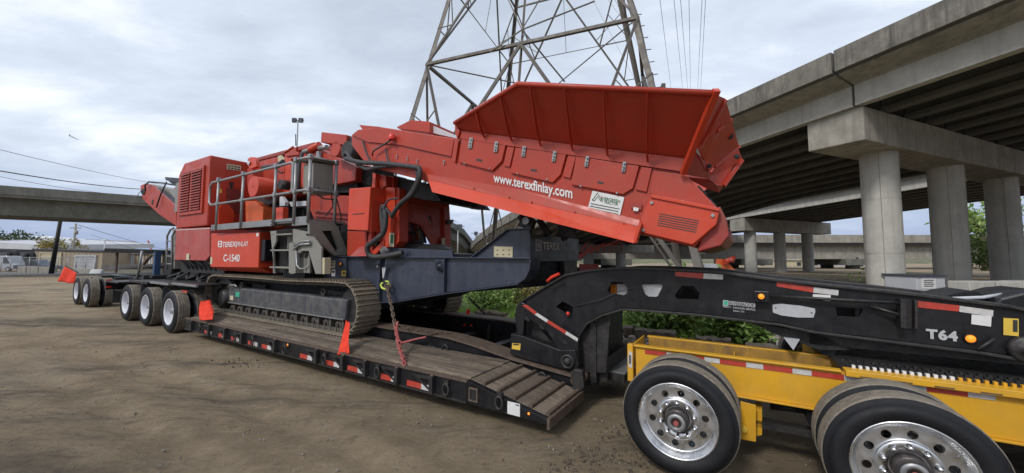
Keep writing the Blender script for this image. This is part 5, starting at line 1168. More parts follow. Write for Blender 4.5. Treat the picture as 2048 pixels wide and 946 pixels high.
# right-hand face of the housing: door seam, grille, sticker
def sp_(nm,mt,zn,pts,s,d=.01): return splate(nm,mt,K,zn,pts,s+d,-d)
sp_('housing_door','red','a',[(283,130),(385,150),(385,530),(283,520)],e_s,.012)
sp_('instruction_sticker','cream','a',[(392,150),(480,163),(478,195),(390,184)],e_s,.018)
for k in range(2):
    for j in range(4): sp_('sticker_print','ink','a',[(398+j*20,158+j*3+k*14),(412+j*20,160+j*3+k*14),(412+j*20,168+j*3+k*14),(398+j*20,166+j*3+k*14)],e_s,.021)
g0,g1=ps('a',[(390,300)],e_s)[0],ps('a',[(482,470)],e_s)[0]
MB().box((e_s,g0.y,g1.z),(e_s+.006,g1.y,g0.z)).build('grille_backing',M['dark'],K)
gm=MB();ny=6;nz=13
for k in range(nz+1):
    z=g1.z+(g0.z-g1.z)*k/nz;gm.box((e_s+.0065,g0.y,z-.009),(e_s+.018,g1.y,z+.009))
for k in range(nz):
    for j in range(ny+1):
        y=g0.y+(g1.y-g0.y)*(j+(k%2)*.5)/ny
        if y+.02<g1.y: gm.box((e_s+.0065,y-.011,g1.z+(g0.z-g1.z)*k/nz+.0095),(e_s+.017,y+.011,g1.z+(g0.z-g1.z)*(k+1)/nz-.0095))
gm.build('grille_mesh',M['redd'],K)
sp_('rounded_cover','red2','a',[(340,535),(340,430),(360,405),(400,405),(432,440),(440,480),(425,535)],e_s,.10)
sp_('warning_sticker','ywl','a',[(342,308),(358,311),(358,335),(342,332)],e_s,.016);sp_('door_handle','bsteel','a',[(408,262),(432,266),(430,290),(424,310),(414,308),(412,288)],e_s,.03)
# lower housing
MB().prism(pl('a',[(68,560),(280,550),(278,735),(255,762),(60,757)],4.0),(0,1.9,0)).build('lower_housing',M['red3'],K,bevel=.02)
kp('housing_trim','twht','g',[(360,472),(632,458),(632,463),(360,478)],3.995,.004)
kp('reflector','cream','g',[(445,660),(468,662),(466,710),(442,708)],3.995,.004);kp('latch','ink','g',[(466,668),(474,670),(470,706),(464,702)],3.993,.004)
MB().box((e0s-.1,4.2,1.35),(e_s+.6,6.0,1.95)).build('underframe',M['dark'],K)
for k in range(7): MB().tube([(e0s+.2+k*.28,4.15,1.95),(e0s+.3+k*.28,4.05,1.7+.1*(k%2)),(e0s+.5+k*.28,4.2,1.45)],.03,6).build('hose',M['hose'],K)
# ---- rear discharge conveyor and ladder
a=pl('g',[(80,118),(180,98),(360,280),(362,440),(100,235)],5.3)
MB().prism(pl('g',[(80,125),(120,105),(175,120),(362,290),(362,440),(230,350),(100,232)],5.0),(0,.07,0)).build('discharge_boom_side',M['red'],K,bevel=.006)
MB().prism([v+Vector((0,.95,0)) for v in pl('g',[(80,125),(120,105),(175,120),(362,290),(362,440),(230,350),(100,232)],5.0)],(0,.07,0)).build('discharge_boom_side',M['red'],K)
MB().prism(pl('g',[(130,130),(175,150),(362,315),(362,345),(130,150)],5.09),(0,.84,0)).build('conveyor_belt',M['hose'],K)
MB().prism(pl('g',[(120,105),(175,118),(362,285),(362,240),(300,150),(245,130)],5.5),(0,.35,0)).build('boom_cover',M['grey'],K)
MB().cyl(pl('g',[(100,170)],4.95)[0],pl('g',[(100,170)],5.0)[0]+Vector((0,1,0)),.12,16).build('head_drum',M['bsteel'],K)
kp('boom_rib','red','g',[(175,120),(362,290),(362,340),(150,155)],4.99,.01)
kp('boom_slot','ink','g',[(172,235),(184,232),(178,270),(166,272)],4.985,.004)
MB().tube(pl('g',[(122,165),(118,120),(150,93),(260,103),(350,118)],4.9),.028,8).build('guard_rail',M['bsteel'],K)
MB().tube(pl('g',[(288,95),(240,200),(208,295)],4.92),.025,8).build('ram',M['bsteel'],K);MB().tube(pl('g',[(90,160),(62,195),(60,210)],4.9),.012,6).build('cable',M['hose'],K)
MB().tube(pl('g',[(0,205),(60,215),(95,218)],4.9),.02,6).build('bracket_arm',M['bsteel'],K)
kp('exhaust_hood','dgrey','g',[(275,55),(400,65),(395,98),(282,82)],4.6,.5);kp('hood_duct','dgrey','g',[(300,85),(395,98),(392,130),(360,130)],4.65,.4)
kp('side_guard','grey','g',[(362,100),(395,98),(372,330),(350,330)],4.3,.05)
# ladder at the rear
for x in (292,332): MB().tube(pl('g',[(x,785),(x-2,600),(x+2,520),(x+28,470),(x+52,458)],4.25),.028,8).build('ladder_rail',M['galv'],K)
for y in (560,620,680,740): MB().cyl(*pl('g',[(292,y),(334,y+2)],4.25),.02,8).build('ladder_rung',M['galv'],K)
kp('fluid_tank','grey','g',[(335,470),(360,468),(352,780),(332,780)],4.4,.7)
# ---- TEREX FINLAY panel
MB().prism(pl('p',[(422,467),(519,464.5),(516,535.5),(420.5,534)],3.92),(0,.9,0)).build('side_tank',M['red2'],K,bevel=.012)
p0=L3(516,535,3.92)
MB().prism([(L3(421,534,3.92).x,3.95,L3(421,534,3.92).z-.005),(p0.x,3.95,p0.z-.005),(p0.x,4.15,p0.z-.12),(L3(421,534,3.92).x,4.15,p0.z-.12)],(0,.6,0)).build('tank_base',M['red2'],K)
q=ps('a',[(598,580),(676,574),(676,838),(600,808)],p0.x);MB().prism(q,(-.03,0,0)).build('tank_end_plate',M['red'],K)
q=ps('a',[(607,630),(672,628),(676,765),(600,762)],p0.x+.004);MB().prism(q,(.16,0,0)).build('battery_box',M['black'],K,bevel=.01)
letters(K,'TEREX','a',(362,676),(446,672),32,3.917,'wtext',.018);letters(K,'FINLAY','a',(452,672),(525,668),30,3.917,'wtext',.005)
letters(K,'|','a',(447,682),(450,682),44,3.917,'wtext',.0)
letters(K,'C-1540','a',(368,766),(470,768),45,3.917,'wtext',.02)
m=MB()
for q in (((335,636),(359,641)),((335,671),(359,676)),((335,641),(340,671)),((354,641),(359,671)),((340,654),(354,659))):
    (a,b)=pl('a',q,3.917);m.box((a.x,3.916,b.z),(b.x,3.919,a.z))
m.build('emblem',M['wtext'],K)
kp('reflector','white','a',[(576,586),(590,586),(589,608),(576,608)],3.914,.004);kp('reflector','cream','a',[(286,738),(299,738),(297,783),(284,783)],3.914,.004)
# ---- catwalk, railings and access steps
LR=3.80
def wk(s): return 2.50
sA,sB=L3(422,453,LR).x,L3(619,441,LR).x
MB().box((sA,LR,2.40),(L3(546,450,LR).x,LR+.03,2.53)).build('walkway_kick_plate',M['galv'],K,bevel=.004)
MB().box((L3(585,445,LR).x,LR-.01,2.37),(sB,LR+.02,2.53)).build('walkway_kick_plate',M['galv'],K,bevel=.004)
MB().box((L3(546,450,LR).x+.003,LR+.0,2.47),(L3(585,445,LR).x-.003,LR+.03,2.52)).build('walkway_kick_plate',M['galv'],K)
MB().box((sA,LR+.03,2.44),(sB,4.5,2.48)).build('walkway_floor',M['galv'],K)
for s in (sA+.1,L3(483,450,LR).x,L3(543,450,LR).x,sB-.35):
    for z in (2.43,2.49): MB().cyl((s,LR-.012,z),(s,LR-.001,z),.014,8).build('bolt',M['bsteel'],K)
zh,zm=None,None
def rz(zn,pt): return pl(zn,[pt],LR)[0]
tops=[rz('a',(335,240)),rz('a',(492,208)),rz('a',(700,170)),rz('a',(805,155))]
zh=sum(p.z for p in tops)/4;zm=rz('a',(692,347)).z
def rail(pts,r=.026,n=8,nm='handrail'): MB().tube(pts,r,n).build(nm,M['galv'],K)
s_a,s_b,s_c,s_d=[L3(*zp('a',[(x,440)])[0],LR).x for x in (330,485,690,806)]
s_l=L3(*zp('a',[(282,330)])[0],LR).x
Vr=lambda s,z,l=LR:Vector((s,l,z))
rail([Vr(s_l+.12,zh-.04),Vr(s_l,zh-.12),Vr(s_l,zm+.08),Vr(s_l+.12,zm),Vr(s_d-.1,zm),Vr(s_d,zm+.08),Vr(s_d,zh-.08),Vr(s_d-.1,zh),Vr(s_l+.12,zh-.04)])
for s in (s_a,s_b,s_c): rail([Vr(s,2.40,LR-.01),Vr(s,zh)],.028,8,'rail_post')
MB().box((s_d-.05,LR-.03,zm),(s_d+.02,LR,zh-.02)).build('gate_plate',M['galv'],K)
s_e,s_f=[L3(*zp('a',[(x,440)])[0],LR).x for x in (822,912)]
for s in (s_e,s_f): rail([Vr(s,2.40,LR-.02),Vr(s,zh+.02,LR-.02)],.03,8,'rail_post')
ly=ps('a',[(1075,330)],s_f)[0].y
ft=[Vr(s_e,zh+.02,LR-.02),Vr(s_f,zh+.02,LR-.02),Vr(s_f,zh+.02,ly)];rail(ft);rail([Vr(s_e,zm,LR-.02),Vr(s_f,zm,LR-.02),Vr(s_f,zm,ly)])
rail([Vr(s_f,2.45,ly),Vr(s_f,zh+.02,ly)],.03,8,'rail_post')
for (s,l) in ((s_a,LR),(s_b,LR),(s_c,LR),(s_e,LR-.02),(s_f,LR-.02),(s_f,ly)):
    for z in (zh+(.02 if s>=s_e else 0),zm): MB().box((s-.04,l-.04,z-.045),(s+.04,l+.04,z+.045)).build('rail_clamp',M['galv'],K,bevel=.012)
q=ps('a',[(935,140),(1062,158),(1062,346),(930,332)],s_f-.06)
MB().prism(q,(-.32,0,0)).build('control_cabinet',M['grey'],K,bevel=.012)
y0=q[0].y;zz=(q[0].z+q[1].z)/2;MB().box((s_f-.42,q[3].y-.05,zz+.02),(s_f-.02,q[1].y+.03,zz+.05)).build('cabinet_roof',M['grey'],K)
for dy,dz in ((.12,.1),(.12,.6),(.75,.1),(.75,.62)): MB().cyl((s_f-.061,y0+dy,q[2].z+dz*.9),(s_f-.055,y0+dy,q[2].z+dz*.9),.012,8).build('bolt',M['bsteel'],K)
for pts in ([(960,345),(1000,370),(1060,375),(1100,345)],[(1050,350),(1060,420),(1010,480)],[(1080,360),(1110,480),(1100,600)]):
    MB().tube([Vector((s_f-.1,v.y,v.z)) for v in ps('a',pts,s_f-.1)],.014,6).build('cable',M['hose'],K)
# side bracket with opening (end face of the walkway)
sb_=sB
o_=[(0,v.y,v.z) for v in ps('a',[(905,505),(1062,520),(1088,560),(1145,705),(1135,728),(1062,728),(905,592)],sb_)]
i_=[v for v in ps('a',[(983,573),(1048,572),(1090,685),(1080,716)],sb_)]
vs,fs=curve_mesh([[(p[1],p[2]) for p in o_],[(v.y,v.z) for v in i_]],.03)
MB().add([Vector((sb_+v.z,v.x,v.y)) for v in vs],fs).build('walkway_bracket',M['grey'],K)
MB().prism([Vector((sb_-.10,p[1],p[2])) for p in o_[3:]]+[Vector((sb_-.10,o_[0][1]+.5,o_[0][2]-.1))],(.02,0,0)).build('bracket_gusset',M['dark'],K)
# steps
s0_,s1_=[L3(*zp('a',[(x,600)])[0],3.82).x for x in (664,800)]
kp('step_side','grey','a',[(664,575),(700,572),(700,640),(682,680),(682,838),(690,840)],3.82,.03);
kp('step_side_panel','grey','a',[(805,560),(905,580),(940,620),(985,680),(985,845),(948,845),(905,700),(860,700),(855,712),(812,712),(805,690)],3.84,.04,.006)
kp('step_upright','grey','a',[(780,650),(800,645),(822,690),(822,838),(800,845),(780,838)],3.80,.03,.004)
for i,(y,d) in enumerate(((590,.30),(690,.25),(800,.25))):
    z=L3(*zp('a',[(740,y)])[0],3.82).z
    MB().box((s0_+.02,3.82,z-.03),(s1_-.02,3.82+d,z)).build('step_tread',M['grey'],K,bevel=.005);MB().box((s0_+.02,3.84+d,z-.28),(s1_,3.87+d,z-.02)).build('step_riser',M['grey'] if i<1 else M['dark'],K)
kp('step_back','dark','a',[(680,600),(805,600),(980,700),(985,835),(690,835)],4.25,.03)
MB().tube(pl('a',[(828,700),(832,790),(850,812),(890,812),(905,790)],3.78),.018,8).build('grab_handle',M['galv'],K)
MB().tube(pl('a',[(810,690),(850,660),(915,655)],3.80),.02,8).build('grab_handle',M['galv'],K);MB().tube(pl('a',[(815,670),(860,640),(915,638)],3.80),.016,8).build('grab_handle',M['galv'],K)
kp('lower_step_panel','grey','a',[(830,712),(912,712),(912,838),(830,838)],3.95,.03);
for x in (848,885): kp('panel_slot','ink','a',[(x,718),(x+14,718),(x+14,745),(x,745)],3.945,.004)
kp('cream_box','cream','a',[(978,742),(1006,742),(1004,846),(975,846)],3.86,.12,.006)
# ---- crusher body behind the walkway
def kb(nm,mt,zn,pts,l,d,bev=.012): return kp(nm,mt,zn,pts,l,d,bev)
kb('main_hood','red','p',[(489,328),(505,318),(628,285),(652,292),(652,380),(489,410)],5.0,1.1)
kb('hood_rim','redd','p',[(500,319),(628,284),(636,286),(636,291),(500,325)],4.9,.09)
kb('hood_panel','red','d',[(280,200),(500,150),(500,270),(300,290)],4.93,.06)
kb('upright','red2','d',[(575,150),(720,130),(720,200),(640,200),(640,560),(575,560)],4.75,.3)
kb('vertical_channel','red','d',[(505,300),(570,290),(575,560),(500,570)],4.8,.3)
kb('sloped_hopper','red','a',[(905,50),(940,40),(1015,75),(1205,170),(1200,255),(1100,275),(860,300),(855,130)],4.75,.9)
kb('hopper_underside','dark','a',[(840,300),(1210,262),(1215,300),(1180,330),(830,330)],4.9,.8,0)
kb('cone_body','red','a',[(900,345),(1165,350),(1165,460),(1150,540),(940,500),(905,420)],4.95,.9)
for y in (440,470,500): kb('body_rib','redd','a',[(930,y),(1160,y+16),(1160,y+28),(930,y+12)],4.88,.1,.004)
kb('cone_bowl','redd','a',[(700,365),(870,345),(900,380),(900,500),(820,520),(700,500)],5.3,.8)
MB().cyl(L3(506,373,4.25),L3(506,373,4.25)+Vector((0,1.2,0)),.22*1.12,28).build('air_receiver',M['red2'],K,bevel=.01)
c=L3(506,373,4.248);MB().cyl(c,c+Vector((0,-.004,0)),.018,10).build('drain_plug',M['ink'],K)
kb('lug_plate','red2','d',[(185,195),(215,178),(255,180),(272,210),(275,280),(230,300),(200,300),(180,250)],4.35,.08);c=pl('d',[(205,243)],4.34)[0];MB().cyl(c,c+Vector((0,-.03,0)),.05,14).build('lug_pin',M['chrome'],K)
kb('cylinder_mount','red','d',[(180,300),(235,300),(240,400),(280,400),(210,620),(180,470)],4.5,.25)
kb('orange_guard','orange','d',[(160,640),(260,640),(348,710),(340,860),(165,880)],4.45,.35)
kb('drum_dark','hose','d',[(345,720),(460,660),(480,680),(470,860),(345,862)],4.7,.6)
kb('rubber_boot','bsteel','d',[(270,620),(460,590),(470,640),(400,690),(300,660)],4.6,.5)
kb('small_mount','red2','d',[(480,710),(555,705),(550,910),(470,925),(480,830)],4.15,.12)
MB().cyl(*pl('d',[(508,868),(508,868)],4.14)[:1]+[pl('d',[(508,868)],4.14)[0]+Vector((0,-.004,0))],.02,10).build('mount_hole',M['ink'],K)
kb('white_bracket','lgrey','d',[(540,590),(580,650),(575,690),(520,695),(520,600)],4.5,.08,.004);kb('light_beam','lgrey','d',[(620,650),(800,640),(800,690),(640,700)],4.9,.2,.004)
kb('shade_sheet','dark','d',[(550,600),(870,570),(880,860),(560,880)],5.25,.05,0)  # thin dark sheet standing in for the shade between parts
kb('shade_sheet','dark','p',[(424,395),(700,380),(700,470),(424,475)],5.9,.05,0)  # second dark sheet for the shade behind the body
MB().tube(pl('d',[(840,105),(940,50)],4.7),.07,12).build('ram_barrel',M['red2'],K);MB().tube(pl('d',[(775,125),(845,105)],4.7),.05,12).build('ram_head',M['galv'],K);MB().tube(pl('d',[(940,85),(1020,75)],4.7),.05,12).build('ram_rod',M['galv'],K)
kb('ram_lug','galv','d',[(905,120),(930,115),(940,200),(905,200)],4.66,.06,.004)
MB().tube(pl('d',[(345,290),(490,270),(560,225)],4.4),.05,10).build('thick_hose',M['hose'],K)
MB().tube(pl('d',[(760,130),(735,230),(720,400),(720,560)],4.45),.035,10).build('riser_hose',M['hose'],K);MB().tube(pl('d',[(500,320),(530,345),(560,340)],4.5),.02,8).build('hose',M['hose'],K)
MB().cyl(pl('d',[(520,465)],4.45)[0],pl('d',[(520,465)],4.45)[0]+Vector((0,.2,0)),.11,18).build('pump',M['bsteel'],K)
kb('cream_cover','cream','d',[(500,170),(530,158),(570,200),(560,235),(505,235)],4.85,.05,.004)
MB().tube(pl('d',[(575,135),(665,75)],4.7),.03,6).build('stay',M['red'],K);MB().cyl(*pl('d',[(692,60),(690,-60)],4.9),.012,6).build('aerial',M['hose'],K)
kb('top_stay_plate','red','d',[(565,140),(700,70),(690,120),(720,125),(720,155),(580,170)],4.7,.05,.004)
# ---- feeder end parts
kb('chute_box','red','b',[(112,115),(245,130),(240,185),(108,170)],4.3,.5)
kb('chute_underside','bsteel','b',[(240,132),(325,165),(310,205),(235,190)],4.35,.5,.004)
for q,r,mt in (((185,205),.14,'red'),((245,210),.17,'bsteel')): c=pl('b',[q],4.3)[0];MB().cyl(c,c+Vector((0,.5,0)),r,20).build('conveyor_motor' if mt!='red' else 'gearbox',M[mt],K)
kb('gearbox_plate','red','b',[(150,180),(235,190),(230,250),(160,240)],4.5,.3)
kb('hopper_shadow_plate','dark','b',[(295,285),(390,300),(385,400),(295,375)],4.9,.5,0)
kb('dark_beam','bsteel','b',[(190,370),(440,330),(440,405),(260,410),(190,400)],5.0,.6,0)
kb('side_cabinet','red2','b',[(258,412),(370,404),(355,634),(248,630)],4.0,.45)
kb('cabinet_edge','red','b',[(372,404),(382,404),(372,640),(357,634)],4.05,.4,.003)
m=MB();a=pl('b',[(275,548),(335,548)],3.995);MB().box((a[0].x,3.993,a[0].z-.006),(a[1].x,3.999,a[0].z+.006)).build('cabinet_hinge',M['ink'],K)
kb('support_column','red','b',[(381,330),(452,345),(452,400),(436,405),(432,520),(420,690),(362,690),(376,400)],4.28,.3)
kb('column_flange','red2','b',[(381,330),(398,332),(385,570),(372,700),(356,690),(372,560)],4.2,.07,.004)
kb('chute_lower','red','b',[(248,636),(350,640),(350,690),(380,715),(380,765),(246,768)],4.35,.1)
MB().prism([L3(*p,4.12) for p in zp('b',[(262,768),(345,768)])]+[L3(*p,4.5) for p in zp('b',[(350,690),(335,695)])],(0,.02,.02)).build('chute_floor',M['red3'],K)
kb('chute_gusset','red2','b',[(378,745),(440,680),(440,715),(385,768)],4.3,.06,.004)
kb('aframe_column','red2','b',[(437,403),(497,406),(497,560),(470,722),(430,722),(437,560)],4.32,.1)
kb('aframe_column_side','red','b',[(498,406),(522,410),(520,690),(497,722),(472,722),(498,560)],4.36,.2,.004)
kb('top_bracket','red','b',[(458,345),(492,350),(492,405),(458,405)],4.4,.12,.004)
for q in ((465,385),): c=pl('b',[q],4.39)[0];MB().cyl(c,c+Vector((0,-.02,0)),.03,12).build('pin',M['galv'],K)
# front frame plate of the A-frame is across the machine
sF=L3(*zp('b',[(500,600)])[0],4.4).x
of=[v for v in ps('b',[(500,430),(745,490),(762,560),(770,735),(700,730),(635,610),(572,585),(525,690),(500,692)],sF)]
h1=[v for v in ps('b',[(540,525),(555,550),(525,608),(514,600),(518,535)],sF)];h2=[v for v in ps('b',[(668,560),(680,553),(692,565),(690,625)],sF)]
vs,fs=curve_mesh([[(v.y,v.z) for v in of],[(v.y,v.z) for v in h1],[(v.y,v.z) for v in h2]],.02);MB().add([Vector((sF+v.z,v.x,v.y)) for v in vs],fs).build('aframe_plate',M['red'],K)
kb('feeder_underside','dark','p',[(788,352),(851,366),(873,389),(882,402),(850,400),(792,386)],4.5,1.4,0)  # dark block added so the shaded conveyor underside reads black
MB().box((e_s+.4,4.75,1.78),(sF-.9,6.0,2.45)).build('dark_filler',M['dark'],K)  # dark filler block added to close sky gaps between the parts
kb('core_panel','bsteel','p',[(640,470),(700,458),(700,512),(655,512)],4.7,.3)
q=ps('b',[(740,462),(766,468),(778,650),(770,740),(745,735)],sF);MB().prism(q,(.08,0,0)).build('aframe_column',M['red'],K)
q=ps('b',[(500,440),(742,492),(742,520),(500,470)],sF);MB().prism(q,(.06,0,0)).build('aframe_rail',M['red'],K)
q=ps('b',[(760,580),(795,578),(780,600),(760,598)],sF+.05);MB().prism(q,(.08,0,0)).build('frame_hook',M['bsteel'],K)
for q in ([(470,645),(495,646),(493,718),(468,718)],): kp('white_sticker','cream','b',q,4.315,.003);kp('sticker_print','gink','b',[(475,655),(490,656),(489,700),(474,700)],4.312,.002)
q=ps('b',[(744,672),(762,674),(762,738),(744,736)],sF+.085);MB().prism(q,(.004,0,0)).build('white_sticker',M['cream'],K);
kb('feeder_support_plate','blue','b',[(430,722),(800,738),(804,778),(440,775)],4.40,.04,.004)
kb('support_plinth','blue','b',[(445,745),(800,755),(806,780),(445,780)],4.6,1.2,0)
MB().lathe((L3(*zp('b',[(640,725)])[0],5.2).x,5.2,1.86),(0,0,1),[(.6,0),(.58,.10),(.45,.18),(.001,.2)],36).build('turntable',M['hose'],K)
for pts in ([(560,640),(600,650),(640,620)],[(620,600),(650,640),(660,700)],[(590,600),(600,680),(590,720)],[(640,690),(580,700),(560,720)]): MB().tube([Vector((sF-.3,v.y,v.z)) for v in ps('b',pts,sF-.3)],.025,6).build('hose',M['hose'],K)
c=Vector((sF-.5,5.3,2.1));MB().cyl(c,c+Vector((0,0,.5)),.12,16).build('slew_motor',M['redd'],K)
MB().box((sF-1.0,4.6,2.55),(sF-.4,6.1,2.9)).build('rear_cross_beam',M['dark'],K)
# ---- raised feed conveyor
body=pl('p',[(703,269.5),(716,259),(760,253.5),(912,277),(915,275),(1365,342),(1439,420),(1431,448),(1388,495),(1271,466),(866,372),(851,362),(756,338),(725,320),(703,290)],3.97)
MB().prism(body,(0,2.0,0)).build('feeder_body',M['red'],K,bevel=.015)
kp('upper_side_cover','red','p',[(704,270),(717,260),(760,255),(908,278),(902,313),(800,290),(735,284)],3.94,.03,.004)
kp('end_frame_strip','red','p',[(909,279),(917,281),(910,325),(903,318)],3.93,.04,.003)
for q in ([(110,325),(335,355),(315,440),(265,490),(95,445)],[(385,370),(645,405),(615,510),(575,550),(360,500)],[(695,415),(1018,465),(985,580),(935,610),(670,560)]): kp('access_door','red','c',q,3.935,.034,.006)
for q in ((155,345),(285,365),(427,388),(583,413),(750,440),(940,468)):
    x,y=q;o=kp('door_hinge','galv','c',[(x-5,y-26),(x+13,y-24),(x+5,y+30),(x-13,y+28)],3.915,.018,.003)
    for dy in (-12,6,20): c=pl('c',[(x+2-dy*.2,y+dy)],3.912)[0];MB().cyl(c,c+Vector((0,-.008,0)),.009,8).build('hinge_bolt',M['hub'],o)
for q in ((200,435),(480,487),(820,550)): x,y=q;kp('door_slot','ink','c',[(x-15,y-8),(x+15,y-3),(x+15,y+8),(x-15,y+3)],3.932,.002)
for q in ((125,452),(255,478),(397,503),(548,533),(720,568),(905,603),(22,440),(1120,622),(1240,645)): c=pl('c',[q],3.93)[0];MB().cyl(c,c+Vector((0,-.008,0)),.011,8).build('bolt',M['galv'],K)
for q in ([(345,362),(380,368),(355,470),(325,463)],[(655,408),(695,414),(665,528),(628,518)],[(1030,468),(1083,476),(1055,598),(1000,585)]): kp('door_post','red','c',q,3.945,.024,.003)
kp('end_upper_panel','red','c',[(1092,488),(1238,508),(1420,688),(1072,605)],3.95,.02,.003)
kp('drum_guard','red2','c',[(1075,625),(1430,690),(1412,765),(1290,868),(1010,800),(1040,700)],3.92,.05,.008)
kp('guard_top_rail','red2','c',[(1078,608),(1428,680),(1430,697),(1075,626)],3.90,.065,.004)
for k in range(6):
    y=707+k*11.5;x=1122-k*2.4;kp('vent_slot','ink','c',[(x,y),(1325-k*3,y+37),(1324-k*3,y+42),(x,y+5)],3.918,.003)
for q in ((1083,653),(1395,718),(1040,793)): c=pl('c',[q],3.915)[0];MB().cyl(c,c+Vector((0,-.012,0)),.016,10).build('bolt',M['galv'],K)
kp('latch_recess','redd','c',[(978,652),(1032,660),(1028,690),(975,682)],3.945,.024);kp('latch','white','c',[(990,675),(1016,680),(1012,697),(987,693)],3.935,.01)
# skirt: flat strip and flared lower lip
def strip(nm,mt,top_,bot_,lt,lb,th=.012):
    a=[L3(*p,lt) for p in zp('c',top_)];b=[L3(*p,lb) for p in zp('c',bot_)]
    m=MB();n=len(a);vs=[];
    m.sweep([[a[i],b[i],b[i]+Vector((0,th,0)),a[i]+Vector((0,th,0))] for i in range(n)]);return m.build(nm,M[mt],K)
strip('skirt_strip','red',[(-70,505),(405,585),(1020,742)],[(-60,535),(400,642),(1020,775)],3.955,3.93)
strip('skirt_lip','red2',[(-60,536),(400,643),(1020,776)],[(-40,598),(400,710),(990,860)],3.93,3.82)  # lip faces the sky; its extra brightness is put into the red
for q in ((175,580),(355,625),(470,650),(690,700),(940,760)): c=pl('c',[q],3.93)[0];MB().cyl(c,c+Vector((0,-.012,0)),.011,8).build('bolt',M['red'],K)
kp('skirt_end','red2','c',[(1020,745),(1030,760),(1000,860),(985,855)],3.84,.09,.003)
letters(K,'www.terexfinlay.com','p',(987,370),(1145,404),25,3.962,'wtext',.022)
kp('dealer_sticker','white','p',[(1185,381.5),(1248.5,394.4),(1240,429.6),(1176,415)],3.955,.003)
letters(K,'EVERGREEN','c',(825,637),(921,655),16,3.952,'gink',.006);letters(K,'TRACTOR','c',(838,656),(910,668),15,3.952,'gink',.006)
for k,(x0,x1,y) in enumerate(((770,917,655),(768,912,668))):
    kp('sticker_print','ink','c',[(x0,y),(x1,y+28),(x1,y+32),(x0,y+4)],3.952,.002)
kp('sticker_print','gink','c',[(766,681),(908,709),(907,711),(766,683)],3.952,.002)
MB().tube(pl('c',[(778,640),(805,603),(830,645),(822,645),(806,620),(790,642),(778,640)],3.952),.004,5).build('sticker_emblem',M['gink'],K)
# bottom and end of the drum guard
eb=L3(1439,420,3.95)
MB().prism([Vector((eb.x+.002,4.0,2.30)),Vector((eb.x+.05,4.0,2.18)),Vector((eb.x+.07,4.0,2.02)),Vector((eb.x+.00,4.0,1.93)),Vector((eb.x-.2,4.0,1.87)),Vector((eb.x-.1,4.0,2.2))],(0,1.9,0)).build('drum_end_cover',M['redd'],K,bevel=.01)
for k in range(5):
    for j in range(2): MB().box((eb.x+.03,4.15+j*.35,2.05+k*.025),(eb.x+.068-.003*k,4.38+j*.35,2.06+k*.025)).build('cover_slot',M['dark'],K)
# ribbed hopper wing (leaning outward), its twin on the far side and the folded end wall
LT=3.38
lo_=[L3(917,261.5,3.95),L3(1371,318,3.95)]
wt=[L3(1431,187,LT),L3(1036,168,LT),L3(909,246,3.86)]
def wing(mir=False):
    f=(lambda v:Vector((v.x,9.94-v.y,v.z))) if mir else (lambda v:v)
    d=.02 if not mir else -.02
    MB().prism([f(v) for v in (lo_[0],lo_[1],wt[0],wt[1],wt[2])],(0,d,0)).build('hopper_wing',M['red'],K)
    st=[L3(915,276,3.93),L3(1365,343,3.93)]
    MB().hexa([f(st[0]),f(st[1]),f(st[1]+Vector((0,.04,0))),f(st[0]+Vector((0,.04,0))),f(lo_[0]-Vector((0,.02,0))),f(lo_[1]-Vector((0,.02,0))),f(lo_[1]+Vector((0,.02,0))),f(lo_[0]+Vector((0,.02,0)))]).build('wing_base_strip',M['red'],K)
    MB().tube([f(wt[2]),f(wt[1]),f(wt[0])],.028,6).build('wing_top_rail',M['red'],K)
    for (t,b) in (((185,192),(228,325)),((310,118),(368,345)),((460,64),(514,368)),((635,74),(677,392)),((832,88),(855,420)),((1056,98),(1058,450))):
        T_=pl('c',[t],3.0)[0];
        # where the rib meets the wing: interpolate lateral position by height along the lean
        tx,ty=zp('c',[t])[0];bx_,by_=zp('c',[b])[0]
        k=.0
        tl=LT if t[0]>390 else (3.86+(LT-3.86)*max(0,(tx-909)/127))
        A=L3(tx,ty,tl);Bq=L3(bx_,by_,3.95)
        MB().prism([f(A),f(Bq),f(Bq+Vector((0,-.012,0))),f(Bq.lerp(A,.25)+Vector((0,-.075,0))),f(A+Vector((0,-.03,0)))],(.016,0,0)).build('wing_rib',M['red'],K)
wing();wing(True)
MB().bar(wt[0]+Vector((.01,-.02,.02)),L3(1366,346,3.90),.05,.05).build('wing_end_flange',M['red2'],K)
kp('wing_toe_plate','red','c',[(75,245),(100,285),(88,325),(78,300)],3.9,.03)
# folded end walls
def e3(zn,pts,ls): return [L3(*p,l) for p,l in zip(zp(zn,pts),ls)]
plate3('end_wall_panel','red',K,e3('f',[(248,52),(300,74),(250,250),(160,340),(120,345)],[3.56,3.9,3.95,3.95,3.9]),.02)
plate3('end_wall_fold','red',K,e3('f',[(300,74),(330,192),(372,330),(330,330),(240,440),(215,470),(185,410),(160,345),(250,250)],[3.9,4.3,4.6,4.6,4.4,4.3,4.2,3.97,3.97]),.02)
plate3('end_wall_lower','redd',K,e3('f',[(120,345),(160,380),(185,410),(212,468),(200,480),(215,508),(70,482)],[3.93,4.05,4.2,4.35,4.4,4.4,4.0]),.02)
plate3('folded_end_panel','red',K,e3('f',[(350,290),(390,400),(340,440),(290,545),(250,540),(205,500),(225,470),(250,430)],[5.0,5.2,5.1,5.0,4.9,4.8,4.7,4.8]),.02)
plate3('folded_end_lip','redd',K,e3('f',[(290,546),(265,582),(200,560),(75,495),(215,508),(250,540)],[5.0,5.0,4.8,4.3,4.6,4.8]),.02)
